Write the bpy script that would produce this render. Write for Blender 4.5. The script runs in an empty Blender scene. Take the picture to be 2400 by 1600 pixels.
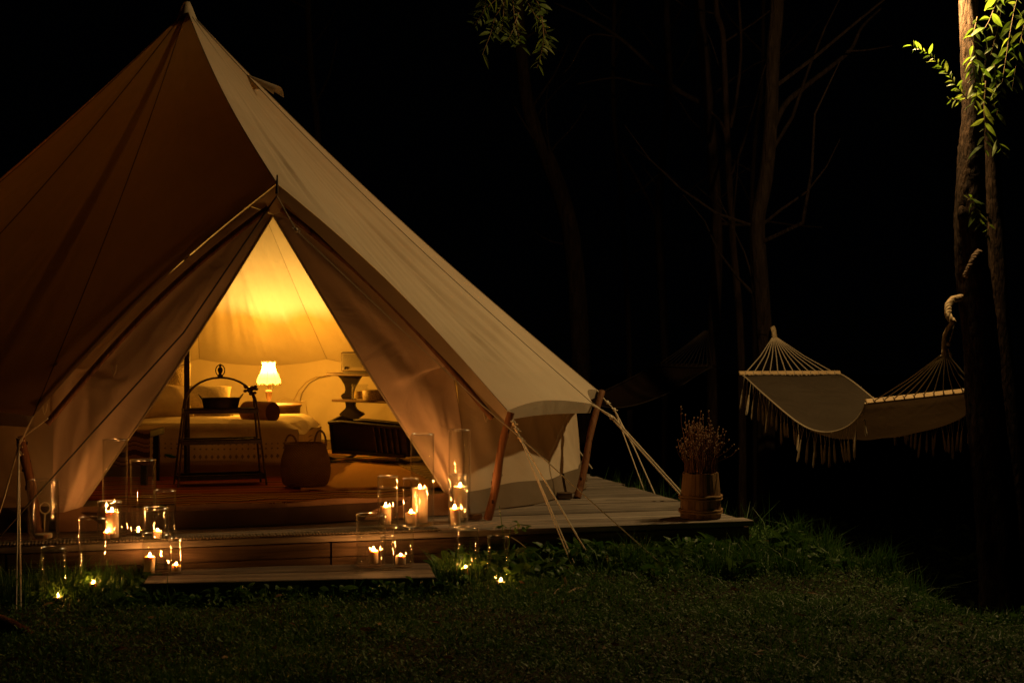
import bpy, math, random
import numpy as np
from mathutils import Vector, Matrix, noise as mnoise

# ------------------------------------------------------------------ scene, camera, world, main lamp
sc = bpy.context.scene
COL = sc.collection
R = math.radians
CZ = 0.917                      # camera height over the deck boards (deck top is z = 0)
FP, W0, YH = 3500.0, 1200.0, 790.0   # focal length and principal point of the photograph, in its pixels
cam = bpy.data.cameras.new('camera')
cam.sensor_width = 36.0
cam.lens = 36.0 * FP / 2400.0
cam.shift_y = -10.0 / 2400.0
cam.clip_start = 0.05
cam.clip_end = 400
cam.dof.use_dof = True
cam.dof.focus_distance = 7.4
cam.dof.aperture_fstop = 5.0
camo = bpy.data.objects.new('camera', cam)
COL.objects.link(camo)
camo.location = (0, 0, CZ)
camo.rotation_euler = (R(90), 0, 0)
sc.camera = camo

world = bpy.data.worlds.new('World')
sc.world = world
world.use_nodes = True
bg = world.node_tree.nodes['Background']
bg.inputs[0].default_value = (0.25, 0.35, 0.6, 1)
bg.inputs[1].default_value = 0.0004          # a moonless night sky

sc.view_settings.view_transform = 'Standard'
sc.view_settings.look = 'None'
sc.view_settings.exposure = 0.0
sc.view_settings.gamma = 1.0
sc.cycles.use_denoising = True
sc.cycles.max_bounces = 12
sc.cycles.diffuse_bounces = 8
sc.cycles.glossy_bounces = 6
sc.cycles.transmission_bounces = 6
sc.cycles.transparent_max_bounces = 48
sc.cycles.sample_clamp_indirect = 4.0
sc.cycles.caustics_reflective = False
sc.cycles.caustics_refractive = False

LAMP = Vector((2.33, 8.42, 2.84))            # lantern hung on the tree, at the top edge of the frame
fl = bpy.data.lights.new('lantern_bulb', 'POINT')
fl.energy = 205
fl.color = (1.0, 0.625, 0.245)
fl.shadow_soft_size = 0.06
flo = bpy.data.objects.new('lantern_bulb', fl)
COL.objects.link(flo)
flo.location = LAMP


def P(px, py, d):
    """point at depth d seen at pixel (px, py) of the 2400 x 1600 photograph"""
    return Vector(((px - W0) * d / FP, d, CZ - (py - YH) * d / FP))


def G(px, py, z=0.0):
    """point on the horizontal plane z under that pixel"""
    return P(px, py, (CZ - z) * FP / (py - YH))


# ------------------------------------------------------------------ mesh helpers
class MB:
    def __init__(self):
        self.v, self.f = [], []

    def add(self, vs, fs):
        o = len(self.v)
        self.v += [tuple(p) for p in vs]
        self.f += [tuple(i + o for i in f) for f in fs]
        return self

    def box(self, c, s, rot=None, bev=0.0):
        c = Vector(c)
        m = rot if rot is not None else Matrix.Identity(3)
        hx, hy, hz = s[0] / 2, s[1] / 2, s[2] / 2
        if bev <= 0:
            vs = [c + m @ Vector((x * hx, y * hy, z * hz)) for z in (-1, 1) for y in (-1, 1) for x in (-1, 1)]
            return self.add(vs, [(0, 2, 3, 1), (4, 5, 7, 6), (0, 1, 5, 4), (2, 6, 7, 3), (0, 4, 6, 2), (1, 3, 7, 5)])
        b = min(bev, hx * .9, hy * .9, hz * .9)
        rings = []
        for (z, i) in ((-hz, b), (-hz + b, 0), (hz - b, 0), (hz, b)):
            rings.append([c + m @ Vector((x * (hx - i), y * (hy - i), z)) for (x, y) in ((-1, -1), (1, -1), (1, 1), (-1, 1))])
        vs = [p for r in rings for p in r]
        fs = [(3, 2, 1, 0), (12, 13, 14, 15)]
        for k in range(3):
            for j in range(4):
                a, d = k * 4 + j, k * 4 + (j + 1) % 4
                fs.append((a, d, d + 4, a + 4))
        return self.add(vs, fs)

    def tube(self, pts, rad, n=8, cap=True):
        pts = [Vector(p) for p in pts]
        k = len(pts)
        rads = rad if isinstance(rad, (list, tuple)) else [rad] * k
        vs, fs = [], []
        up = Vector((0, 0, 1))
        prev = None
        for i, p in enumerate(pts):
            t = (pts[min(i + 1, k - 1)] - pts[max(i - 1, 0)])
            t = t.normalized() if t.length > 1e-9 else Vector((0, 0, 1))
            if prev is None:
                a = t.cross(up)
                if a.length < 1e-3:
                    a = t.cross(Vector((1, 0, 0)))
                a.normalize()
            else:
                a = prev - t * prev.dot(t)
                a = a.normalized() if a.length > 1e-6 else t.orthogonal().normalized()
            prev = a
            b = t.cross(a)
            for j in range(n):
                an = 2 * math.pi * j / n
                vs.append(p + (a * math.cos(an) + b * math.sin(an)) * rads[i])
        for i in range(k - 1):
            for j in range(n):
                j2 = (j + 1) % n
                fs.append((i * n + j, i * n + j2, (i + 1) * n + j2, (i + 1) * n + j))
        if cap:
            fs.append(tuple(reversed(range(n))))
            fs.append(tuple(range((k - 1) * n, k * n)))
        return self.add(vs, fs)

    def lathe(self, prof, c=(0, 0, 0), n=32, axis=None, closed=False):
        c = Vector(c)
        m = Matrix.Identity(3)
        if axis is not None:
            m = Vector((0, 0, 1)).rotation_difference(Vector(axis)).to_matrix()
        vs, fs, idx = [], [], []
        for (r, z) in prof:
            if r < 1e-6:
                idx.append([len(vs)] * n)
                vs.append(c + m @ Vector((0, 0, z)))
            else:
                idx.append(list(range(len(vs), len(vs) + n)))
                vs += [c + m @ Vector((r * math.cos(2 * math.pi * j / n), r * math.sin(2 * math.pi * j / n), z)) for j in range(n)]
        rng = list(range(len(prof) - 1))
        pairs = [(i, i + 1) for i in rng] + ([(len(prof) - 1, 0)] if closed else [])
        for (a, b) in pairs:
            for j in range(n):
                j2 = (j + 1) % n
                q = [idx[a][j], idx[a][j2], idx[b][j2], idx[b][j]]
                q = [x for i, x in enumerate(q) if x not in q[:i]]
                if len(q) > 2:
                    fs.append(tuple(q))
        return self.add(vs, fs)

    def grid(self, fn, nu, nv):
        vs = [fn(i / nu, j / nv) for i in range(nu + 1) for j in range(nv + 1)]
        fs = [(i * (nv + 1) + j, (i + 1) * (nv + 1) + j, (i + 1) * (nv + 1) + j + 1, i * (nv + 1) + j + 1) for i in range(nu) for j in range(nv)]
        return self.add(vs, fs)

    def slab(self, fn, nu, nv, th):
        """a grid with thickness th(offset vector or fn)"""
        top = [Vector(fn(i / nu, j / nv)) for i in range(nu + 1) for j in range(nv + 1)]
        off = Vector(th)
        bot = [p + off for p in top]
        o = len(top)
        fs = []
        for i in range(nu):
            for j in range(nv):
                a, b, c2, d = i * (nv + 1) + j, (i + 1) * (nv + 1) + j, (i + 1) * (nv + 1) + j + 1, i * (nv + 1) + j + 1
                fs += [(a, b, c2, d), (d + o, c2 + o, b + o, a + o)]
        edge = [i * (nv + 1) for i in range(nu + 1)] + [nu * (nv + 1) + j for j in range(1, nv + 1)] + [i * (nv + 1) + nv for i in range(nu - 1, -1, -1)] + [j for j in range(nv - 1, 0, -1)]
        for k in range(len(edge)):
            a, b = edge[k], edge[(k + 1) % len(edge)]
            fs.append((b, a, a + o, b + o))
        return self.add(top + bot, fs)

    def blob(self, c, r, n=12, m=8, rot=None, p=1.0):
        c = Vector(c)
        mm = rot if rot is not None else Matrix.Identity(3)

        def sp(x):
            return math.copysign(abs(x) ** p, x)
        prof = []
        vs, fs = [], []
        for i in range(m + 1):
            la = -math.pi / 2 + math.pi * i / m
            for j in range(n):
                lo = 2 * math.pi * j / n
                vs.append(c + mm @ Vector((r[0] * sp(math.cos(la)) * sp(math.cos(lo)), r[1] * sp(math.cos(la)) * sp(math.sin(lo)), r[2] * sp(math.sin(la)))))
        for i in range(m):
            for j in range(n):
                fs.append((i * n + j, i * n + (j + 1) % n, (i + 1) * n + (j + 1) % n, (i + 1) * n + j))
        return self.add(vs, fs)

    def build(self, name, mat, parent=None, smooth=False, local=False):
        off = Vector((0, 0, 0))
        if parent is not None and not local:
            off = parent.matrix_basis.translation.copy()
            q = parent.parent
            while q is not None:
                off += q.matrix_basis.translation
                q = q.parent
        me = bpy.data.meshes.new(name)
        me.from_pydata([(p[0] - off[0], p[1] - off[1], p[2] - off[2]) for p in self.v], [], self.f)
        me.validate(verbose=False)
        if smooth:
            me.polygons.foreach_set('use_smooth', [True] * len(me.polygons))
            if smooth != 'all':
                try:
                    me.set_sharp_from_angle(angle=R(50))
                except Exception:
                    pass
        me.materials.append(mat)
        o = bpy.data.objects.new(name, me)
        COL.objects.link(o)
        if parent is not None:
            o.parent = parent
        return o


def tag(o, label, cat, group=None, kind=None):
    if label:
        o['label'] = label
    if cat:
        o['category'] = cat
    if group:
        o['group'] = group
    if kind:
        o['kind'] = kind
    return o


def thing(name, label, cat, loc=(0, 0, 0), group=None):
    o = bpy.data.objects.new(name, None)
    COL.objects.link(o)
    o.location = loc
    o.empty_display_size = 0.1
    return tag(o, label, cat, group)


def link_copy(o, parent=None):
    c = o.copy()
    COL.objects.link(c)
    c.parent = parent
    return c


# ------------------------------------------------------------------ material helpers
class N:
    def __init__(self, name):
        self.m = bpy.data.materials.new(name)
        self.m.use_nodes = True
        self.t = self.m.node_tree
        self.t.nodes.clear()
        self.out = self.n('ShaderNodeOutputMaterial')

    def n(self, typ, **kw):
        nd = self.t.nodes.new(typ)
        for k, v in kw.items():
            setattr(nd, k, v)
        return nd

    def set(self, inp, v):
        if v is None:
            return
        if hasattr(v, 'is_linked') or isinstance(v, bpy.types.NodeSocket):
            self.t.links.new(v, inp)
        else:
            if isinstance(v, (tuple, list)) and len(v) == 3 and inp.type == 'RGBA':
                v = (*v, 1)
            inp.default_value = v

    def math(self, op, a, b=None, c=None):
        nd = self.n('ShaderNodeMath', operation=op)
        self.set(nd.inputs[0], a)
        self.set(nd.inputs[1], b)
        self.set(nd.inputs[2], c)
        return nd.outputs[0]

    def coord(self, which='Object', scale=(1, 1, 1), rot=(0, 0, 0)):
        tc = self.n('ShaderNodeTexCoord')
        mp = self.n('ShaderNodeMapping')
        mp.inputs['Scale'].default_value = scale
        mp.inputs['Rotation'].default_value = rot
        self.t.links.new(tc.outputs[which], mp.inputs[0])
        return mp.outputs[0]

    def noise(self, vec, scale=5, detail=4, rough=.55, dist=0):
        nd = self.n('ShaderNodeTexNoise')
        self.t.links.new(vec, nd.inputs['Vector'])
        nd.inputs['Scale'].default_value = scale
        nd.inputs['Detail'].default_value = detail
        nd.inputs['Roughness'].default_value = rough
        nd.inputs['Distortion'].default_value = dist
        return nd.outputs[0]

    def ramp(self, fac, stops):
        nd = self.n('ShaderNodeValToRGB')
        cr = nd.color_ramp
        while len(cr.elements) < len(stops):
            cr.elements.new(0.5)
        for e, (p, c) in zip(cr.elements, stops):
            e.position = p
            e.color = (*c, 1) if len(c) == 3 else c
        self.t.links.new(fac, nd.inputs[0])
        return nd.outputs[0]

    def mix(self, fac, a, b, mode='MIX'):
        nd = self.n('ShaderNodeMix', data_type='RGBA', blend_type=mode)
        self.set(nd.inputs[0], fac)
        self.set(nd.inputs[6], a)
        self.set(nd.inputs[7], b)
        return nd.outputs[2]

    def bump(self, h, strength=.3, dist=.01, normal=None):
        nd = self.n('ShaderNodeBump')
        nd.inputs['Strength'].default_value = strength
        nd.inputs['Distance'].default_value = dist
        self.t.links.new(h, nd.inputs['Height'])
        if normal is not None:
            self.t.links.new(normal, nd.inputs['Normal'])
        return nd.outputs[0]

    def principled(self, col, rough=.6, spec=.3, metal=0, normal=None, **kw):
        b = self.n('ShaderNodeBsdfPrincipled')
        self.set(b.inputs['Base Color'], col)
        self.set(b.inputs['Roughness'], rough)
        b.inputs['Specular IOR Level'].default_value = spec
        b.inputs['Metallic'].default_value = metal
        if normal is not None:
            self.t.links.new(normal, b.inputs['Normal'])
        for k, v in kw.items():
            self.set(b.inputs[k], v)
        return b.outputs[0]

    def surf(self, s):
        self.t.links.new(s, self.out.inputs[0])
        return self.m

    def mixs(self, fac, a, b):
        nd = self.n('ShaderNodeMixShader')
        self.set(nd.inputs[0], fac)
        self.t.links.new(a, nd.inputs[1])
        self.t.links.new(b, nd.inputs[2])
        return nd.outputs[0]


def simple(name, c1, c2=None, rough=.6, scale=6, stretch=(1, 1, 1), bump=.0, bdist=.005, bscale=None, spec=.3, metal=0, rand=0.0, rot=(0, 0, 0), detail=5, lo=.35, hi=.65, **kw):
    a = N(name)
    v = a.coord('Object', stretch, rot)
    f = a.noise(v, scale, detail)
    col = a.ramp(f, [(lo, c1), (hi, c2 or c1)])
    if rand:
        oi = a.n('ShaderNodeObjectInfo')
        k = a.math('MULTIPLY_ADD', oi.outputs['Random'], rand * 2, 1 - rand)
        cc = a.n('ShaderNodeCombineColor')
        for i in range(3):
            a.t.links.new(k, cc.inputs[i])
        col = a.mix(1.0, col, cc.outputs[0], 'MULTIPLY')
    nm = None
    if bump:
        h = a.noise(v, bscale or scale * 3, 4)
        nm = a.bump(h, bump, bdist)
    return a.surf(a.principled(col, rough, spec, metal, nm, **kw))


def canvas_mat(name, c1, c2, trans=.12, big=.35, bigscale=2.5, tint=(1, .62, .36)):
    a = N(name)
    v = a.coord('Object')
    f = a.noise(v, 1.7, 6)
    col = a.ramp(f, [(.3, c1), (.7, c2)])
    soft = a.noise(v, bigscale, 3, .5, 1.2)
    weave = a.noise(v, 420, 2)
    nm = a.bump(soft, big, .05)
    nm = a.bump(weave, .12, .001, nm)
    d = a.n('ShaderNodeBsdfDiffuse')
    a.set(d.inputs[0], col)
    a.t.links.new(nm, d.inputs['Normal'])
    t = a.n('ShaderNodeBsdfTranslucent')
    a.set(t.inputs[0], a.mix(1, col, tint, 'MULTIPLY'))
    a.t.links.new(nm, t.inputs['Normal'])
    return a.surf(a.mixs(trans, d.outputs[0], t.outputs[0]))


CANVAS = canvas_mat('canvas', (.52, .44, .32), (.60, .52, .39), .16, .25, 2.5, (1, .70, .46))
CANVAS_IN = canvas_mat('canvas_flap', (.58, .45, .33), (.66, .52, .39), .05, .4, 3.0)
GROUNDSHEET = simple('groundsheet', (.16, .12, .075), (.20, .15, .10), .5, 5, bump=.3, bdist=.02, bscale=4)
DARKSEAM = simple('seam_tape', (.20, .15, .10), (.25, .19, .13), .8)
ROPE = simple('guy_cord', (.62, .55, .40), (.70, .62, .46), .8, 60, bump=.5, bdist=.002, bscale=250)
ROPE_DARK = simple('dark_cord', (.06, .045, .035), (.09, .07, .05), .8, 60)
ROPE_HEMP = simple('hemp_rope', (.30, .22, .12), (.46, .36, .21), .85, 70, bump=.8, bdist=.004, bscale=180)
PLANK = None


def wood(name, c1, c2, c3, rough=.75, axis='X', scale=2.2, rand=.22, bump=.4, bd=.004, spec=.2, ang=0.0):
    a = N(name)
    st = {'X': (.9, 14, 14), 'Y': (14, .9, 14), 'Z': (14, 14, .9)}[axis]
    tc = a.n('ShaderNodeTexCoord')
    oi = a.n('ShaderNodeObjectInfo')
    add = a.n('ShaderNodeVectorMath', operation='ADD')
    rotn = a.n('ShaderNodeMapping')
    rotn.inputs['Rotation'].default_value = (0, 0, -ang)
    a.t.links.new(tc.outputs['Object'], rotn.inputs[0])
    a.t.links.new(rotn.outputs[0], add.inputs[0])
    sc3 = a.n('ShaderNodeVectorMath', operation='SCALE')
    cx = a.n('ShaderNodeCombineXYZ')
    for i in range(3):
        a.t.links.new(oi.outputs['Random'], cx.inputs[i])
    a.t.links.new(cx.outputs[0], sc3.inputs[0])
    sc3.inputs['Scale'].default_value = 37
    a.t.links.new(sc3.outputs[0], add.inputs[1])
    mp = a.n('ShaderNodeMapping')
    mp.inputs['Scale'].default_value = st
    a.t.links.new(add.outputs[0], mp.inputs[0])
    f = a.noise(mp.outputs[0], scale, 8, .65, .6)
    col = a.ramp(f, [(.28, c1), (.5, c2), (.74, c3)])
    blot = a.noise(add.outputs[0], 3.1, 4)
    k2 = a.math('MULTIPLY_ADD', blot, .7, .62)
    k = a.math('MULTIPLY_ADD', oi.outputs['Random'], rand * 2, 1 - rand)
    k = a.math('MULTIPLY', k, k2)
    cc = a.n('ShaderNodeCombineColor')
    for i in range(3):
        a.t.links.new(k, cc.inputs[i])
    col = a.mix(1, col, cc.outputs[0], 'MULTIPLY')
    nm = a.bump(f, bump, bd)
    return a.surf(a.principled(col, rough, spec, 0, nm))


DECK_A = R(15.5)
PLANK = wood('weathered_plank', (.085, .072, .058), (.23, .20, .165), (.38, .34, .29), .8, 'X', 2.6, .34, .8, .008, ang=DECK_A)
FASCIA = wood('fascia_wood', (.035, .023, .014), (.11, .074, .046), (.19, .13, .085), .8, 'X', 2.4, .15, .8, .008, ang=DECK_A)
STEPWOOD = wood('step_wood', (.07, .055, .042), (.18, .145, .115), (.30, .25, .20), .75, 'X', 2.4, .15, .8, .008, ang=R(10))
POLEWOOD = wood('pole_wood', (.05, .02, .010), (.19, .085, .036), (.27, .13, .06), .6, 'Z', 2.4, .1, .6, .006)
BARRELWOOD = wood('barrel_wood', (.17, .095, .045), (.32, .19, .09), (.42, .27, .13), .65, 'Z', 2.5, .25, .4, .003)
BARWOOD = wood('spreader_wood', (.36, .25, .12), (.48, .34, .17), (.55, .41, .22), .5, 'X', 3, .1, .2, .002)
DARKWOOD = simple('dark_wood', (.015, .009, .006), (.03, .018, .011), .38, 14, (1, 1, 6), .2, .003, spec=.4)
MIDWOOD = simple('brown_wood', (.10, .055, .028), (.16, .09, .045), .45, 10, (1, 8, 8), .2, .003)


def bark_mat(name, c1, c2, sz=1.0, bd=.03):
    a = N(name)
    v = a.coord('Object', (9 * sz, 9 * sz, 2.2 * sz))
    f = a.noise(v, 3, 8, .7, .8)
    v2 = a.coord('Object', (26 * sz, 26 * sz, 7 * sz))
    vo = a.n('ShaderNodeTexVoronoi')
    vo.feature = 'DISTANCE_TO_EDGE'
    vo.inputs['Scale'].default_value = 1.0
    a.t.links.new(v2, vo.inputs['Vector'])
    col = a.ramp(f, [(.38, c1), (.68, c2)])
    h = a.math('ADD', a.math('MULTIPLY', vo.outputs[0], .8), f)
    nm = a.bump(h, 1.0, bd)
    return a.surf(a.principled(col, .9, .1, 0, nm))


BARK = bark_mat('bark_willow', (.008, .005, .003), (.075, .045, .026), 1.6, .06)
BARK_FAR = bark_mat('bark_far', (.022, .014, .010), (.055, .036, .025), .6)
BARK_DIMMED = bark_mat('bark_dimmed', (.008, .005, .0035), (.020, .013, .009), .8)  # bark darkened in its colour to offset the nearby lantern's light

# glass: thin clear walls
a = N('clear_glass')
lw = a.n('ShaderNodeLayerWeight')
lw.inputs['Blend'].default_value = .5
p5 = a.math('POWER', lw.outputs['Facing'], 4.0)
fac = a.math('MULTIPLY_ADD', p5, .90, .045)
tr = a.n('ShaderNodeBsdfTransparent')
tr.inputs[0].default_value = (.965, .97, .96, 1)
gl = a.n('ShaderNodeBsdfGlossy')
gl.inputs['Roughness'].default_value = .02
gl.inputs['Color'].default_value = (1, 1, 1, 1)
gv = a.coord('Object', (1, 1, 3.5))
gn = a.bump(a.noise(gv, 22, 3), .14, .004)
a.t.links.new(gn, gl.inputs['Normal'])
GLASS = a.surf(a.mixs(fac, tr.outputs[0], gl.outputs[0]))

a = N('glass_rim')
tr = a.n('ShaderNodeBsdfTransparent')
gl = a.n('ShaderNodeBsdfGlossy')
gl.inputs['Roughness'].default_value = .22
GLASS_RIM = a.surf(a.mixs(.42, tr.outputs[0], gl.outputs[0]))
a = N('candle_wax')
v = a.coord('Object')
col = a.ramp(a.noise(v, 18, 4), [(.3, (.78, .60, .40)), (.7, (.84, .68, .48))])
b = a.n('ShaderNodeBsdfPrincipled')
a.set(b.inputs['Base Color'], col)
b.inputs['Roughness'].default_value = .45
b.inputs['Subsurface Weight'].default_value = .85
b.inputs['Subsurface Radius'].default_value = (1.0, .78, .58)
b.inputs['Subsurface Scale'].default_value = .008
WAX = a.surf(b.outputs[0])
WICK = simple('wick', (.01, .008, .006))
TIN = simple('tin', (.55, .53, .5), (.6, .58, .55), .3, metal=1)


def flame_mat(name, strength):
    a = N(name)
    em = a.n('ShaderNodeEmission')
    em.inputs[0].default_value = (1.0, .37, .085, 1)
    em.inputs[1].default_value = strength
    return a.surf(em.outputs[0])


FLAME = flame_mat('flame', 1150.0)
FLAME_S = flame_mat('flame_small', 640.0)
FLAME_T = flame_mat('flame_tealight', 330.0)

IRON = simple('black_iron', (.022, .014, .010), (.045, .028, .018), .42, 30, bump=.2, bdist=.002, spec=.5, metal=.6)
IRON_SHINE = simple('worn_iron', (.06, .04, .03), (.12, .08, .06), .33, 30, bump=.2, bdist=.002, spec=.5, metal=.8)
TENTPOLE = simple('steel_pole', (.035, .022, .014), (.055, .035, .022), .4, 10, metal=.5)

# ------------------------------------------------------------------ ground: lawn, bank falling to the right
EDGE = [(-5, 3.4), (2, 2.7), (4, 2.4), (5.92, 2.03), (6.41, 1.92), (7.24, 1.76), (8.14, 1.63), (8.7, 1.50), (9.2, 1.15), (9.8, .75), (10.6, .45), (12.4, .3), (15, -1.0), (18, -3.5), (25, -9)]
_ey = np.array([e[0] for e in EDGE], float)
_ex = np.array([e[1] for e in EDGE], float)
U = Vector((math.cos(DECK_A), math.sin(DECK_A), 0))
V = Vector((-math.sin(DECK_A), math.cos(DECK_A), 0))
DO = Vector((-.243, 7.087, 0))


def DK(u, v, z=0.0):
    return DO + U * u + V * v + Vector((0, 0, z))


def gz(x, y):
    """ground height (numpy friendly)"""
    x = np.asarray(x, float)
    y = np.asarray(y, float)
    xe = np.interp(y, _ey, _ex)
    d = x - xe + .05 * np.sin(y * 5.1) + .03 * np.sin(y * 11.3 + 1)
    z = -.20 + .012 * np.sin(x * 2.3 + y * 1.1) + .008 * np.sin(x * 5.7 - y * 4.3 + 2) + .006 * np.sin(x * 9.1 + y * 7.7)
    near = np.clip((x * U.x + y * U.y) * 0 + 1 - np.abs((y - DO.y) - .277 * (x - DO.x) + .15) / .8, 0, 1) * np.clip((x + .3) / .6, 0, 1)
    z = z + .05 * near
    t = np.clip((d + .12) / .75, 0, 1)
    s = t * t * (3 - 2 * t)
    far = np.clip((d - .5) / 6, 0, 1)
    return z - s * 1.6 - far * 1.2


def gzf(x, y):
    return float(gz(x, y))


LAWN_SOIL = simple('lawn_soil', (.020, .022, .010), (.045, .038, .020), .9, 9, bump=.8, bdist=.02, bscale=60, spec=.1)
mb = MB()
xs = np.concatenate([np.linspace(-90, -6, 15), np.linspace(-5.5, 5.5, 150), np.linspace(6, 90, 15)])
ys = np.concatenate([np.linspace(-40, 3, 12), np.linspace(3.3, 13, 150), np.linspace(13.6, 160, 26)])
XX, YY = np.meshgrid(xs, ys, indexing='ij')
ZZ = gz(XX, YY)
nx, ny = XX.shape
mb.v = list(zip(XX.ravel().tolist(), YY.ravel().tolist(), ZZ.ravel().tolist()))
mb.f = [(i * ny + j, (i + 1) * ny + j, (i + 1) * ny + j + 1, i * ny + j + 1) for i in range(nx - 1) for j in range(ny - 1)]
tag(mb.build('ground', LAWN_SOIL, None, 'all'), 'dark lawn soil falling away to the riverbank on the far side', 'ground', kind='structure')

# ------------------------------------------------------------------ deck, fascia, step
deck = thing('wooden_deck', 'weathered grey plank deck that carries the bell tent', 'deck', DK(0, 0))
rnd = random.Random(5)
UL, UR, VD = -4.6, 1.505, 5.2
pw = .136
nv_ = int(VD / pw)
RM = Matrix.Rotation(DECK_A, 3, 'Z')
for k in range(nv_):
    v0 = k * pw
    w = pw - .012 - rnd.random() * .004
    uu0, uu1 = UL, UR + rnd.uniform(-.02, .02)
    c = DK((uu0 + uu1) / 2, v0 + pw / 2, -.0175 + rnd.uniform(-.003, .0025))
    RMk = Matrix.Rotation(DECK_A + rnd.uniform(-.0006, .0006), 3, 'Z') @ Matrix.Rotation(rnd.uniform(-.006, .006), 3, 'X')
    MB().box(c, (uu1 - uu0, w, .030), RMk, .003).build('plank', PLANK, deck)
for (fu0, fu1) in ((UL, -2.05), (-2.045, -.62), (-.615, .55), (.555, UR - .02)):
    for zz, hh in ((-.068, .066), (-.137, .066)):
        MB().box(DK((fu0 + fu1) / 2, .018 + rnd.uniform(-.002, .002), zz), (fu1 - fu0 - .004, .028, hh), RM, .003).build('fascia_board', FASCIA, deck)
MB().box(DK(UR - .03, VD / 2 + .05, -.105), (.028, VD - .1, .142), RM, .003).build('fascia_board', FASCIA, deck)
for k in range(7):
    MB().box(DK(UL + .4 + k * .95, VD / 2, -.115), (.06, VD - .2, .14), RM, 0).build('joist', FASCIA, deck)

step = thing('wooden_step', 'low wooden step on the grass below the tent entrance', 'step', (-.95, 6.55, -.2))
SA = R(10)
SM = Matrix.Rotation(SA, 3, 'Z')
su, sv = Vector((math.cos(SA), math.sin(SA), 0)), Vector((-math.sin(SA), math.cos(SA), 0))
s0 = G(335, 1366, -.13)
s1 = G(1022, 1351, -.13)
sl = (s1 - s0).length
su = (s1 - s0).normalized()
sv = Vector((-su.y, su.x, 0))
SM = Matrix.Rotation(math.atan2(su.y, su.x), 3, 'Z')
for k, (d0, d1) in enumerate(((0, .205), (.212, .41))):
    c = s0 + su * (sl / 2) + sv * ((d0 + d1) / 2) + Vector((0, 0, -.018))
    MB().box(c, (sl + rnd.uniform(-.01, .01), d1 - d0, .036), SM, .004).build('plank', STEPWOOD, step)
MB().box(s0 + su * (sl / 2) + sv * .03 + Vector((0, 0, -.085)), (sl - .03, .03, .098), SM, .003).build('front_board', STEPWOOD, step)
for e in (.02, sl - .02):
    MB().box(s0 + su * e + sv * .23 + Vector((0, 0, -.085)), (.03, .36, .098), SM, .003).build('side_board', STEPWOOD, step)

# ribbed mat along the deck edge
a = N('ribbed_mat')
v = a.coord('Object', (1, 1, 1), (0, 0, -DECK_A))
sx = a.n('ShaderNodeSeparateXYZ')
a.t.links.new(v, sx.inputs[0])
rib = a.math('SINE', a.math('MULTIPLY', sx.outputs[0], 420))
f = a.noise(v, 12, 4)
col = a.ramp(f, [(.3, (.13, .105, .075)), (.7, (.2, .165, .12))])
MATMAT = a.surf(a.principled(col, .85, .15, 0, a.bump(rib, .7, .002)))
mb = MB()
mu0, mu1, nm_ = -2.4, -.1, 150


def matf(s, t):
    u = mu0 + (mu1 - mu0) * s
    return DK(u, .004 + .085 * t + .004 * math.sin(u * 7), .009 + .0008 * math.sin(s * nm_ * math.pi * 2 * .5))


mb.slab(matf, 400, 3, (0, 0, -.006))
tag(mb.build('ribbed_mat', MATMAT), 'narrow ribbed mat laid along the front edge of the deck', 'mat')

# ------------------------------------------------------------------ bell tent
TC = Vector((-2.066, 9.49, 0))
TH = 3.0
RW = 2.45
tent = thing('bell_tent', 'large cream canvas bell tent with its front flaps drawn open', 'tent', TC)
D0 = -68.0
tips = {}
for k in range(1, 15):
    ang = D0 + 24 * k
    tips[k] = [ang, 2.68, .56]
tips[1] = [-43.6, 2.82, .546]
tips[2] = [-20.5, 2.70, .535]
tips[3] = [3.5, 2.62, .575]
tips[14] = [-92.0, 2.75, .56]
DOORZ, DOORR = 1.655, 2.50


def pol(ang, r, z):
    return TC + Vector((r * math.cos(R(ang)), r * math.sin(R(ang)), z))


def eave(k, s):
    """edge of roof panel k (0..14), s in 0..1 going round anticlockwise from the door ridge"""
    if k == 0:
        a0, b0 = pol(D0, DOORR, DOORZ), pol(*tips[1])
        p = a0.lerp(b0, s)
        p.z += .06 * math.sin(math.pi * s)
        return p
    if k == 14:
        a0, b0 = pol(*tips[14]), pol(D0, DOORR, DOORZ)
        p = a0.lerp(b0, s)
        p.z += .06 * math.sin(math.pi * s)
        return p
    a0, b0 = pol(*tips[k]), pol(*tips[k + 1])
    p = a0.lerp(b0, s)
    rad = Vector((p.x - TC.x, p.y - TC.y, 0)).normalized()
    p -= rad * (.045 * math.sin(math.pi * s))
    p.z += .035 * math.sin(math.pi * s)
    return p


APEX = TC + Vector((0, 0, TH))


def roof(k, s, t):
    e = eave(k, s)
    p = APEX.lerp(e, t)
    edge = abs(2 * s - 1)
    sg = .085 + .035 * (1 - edge ** 2)
    if k in (0, 14):
        sg = .075 + .03 * (1 - edge ** 2)
    w = math.sin(math.pi * min(1, t) ** .9)
    p.z -= sg * max(0, w)
    # fine tension wrinkles pulling towards the guyed corners
    env = math.sin(math.pi * s) ** .6 if 0 < s < 1 else 0
    sd = s + .30 * (1 - t) * (1 if s > .5 else -1) * (.5 - abs(s - .5)) * 2
    n1 = mnoise.noise(Vector((sd * 17 + 31 * k, t * 1.7 + 5, k * 3.1)))
    n2 = mnoise.noise(Vector(((sd + .22 * t) * 34 + 17 * k, t * 2.6, 9.7)))
    n3 = mnoise.noise(Vector((s * 3.1 + 7 * k, t * 3.3, 2.2)))
    slant = (n1 * .040 * t * (.2 + .8 * t) + n2 * .020 * t * t + n3 * .022 * t * (1.15 - t)) * env
    cen = max(.04, min(1.0, (.935 - t) / .10)) if t < .999 else 0.0
    nrm = Vector((e.x - TC.x, e.y - TC.y, 2.6)).normalized()
    return p + nrm * slant * cen


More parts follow.
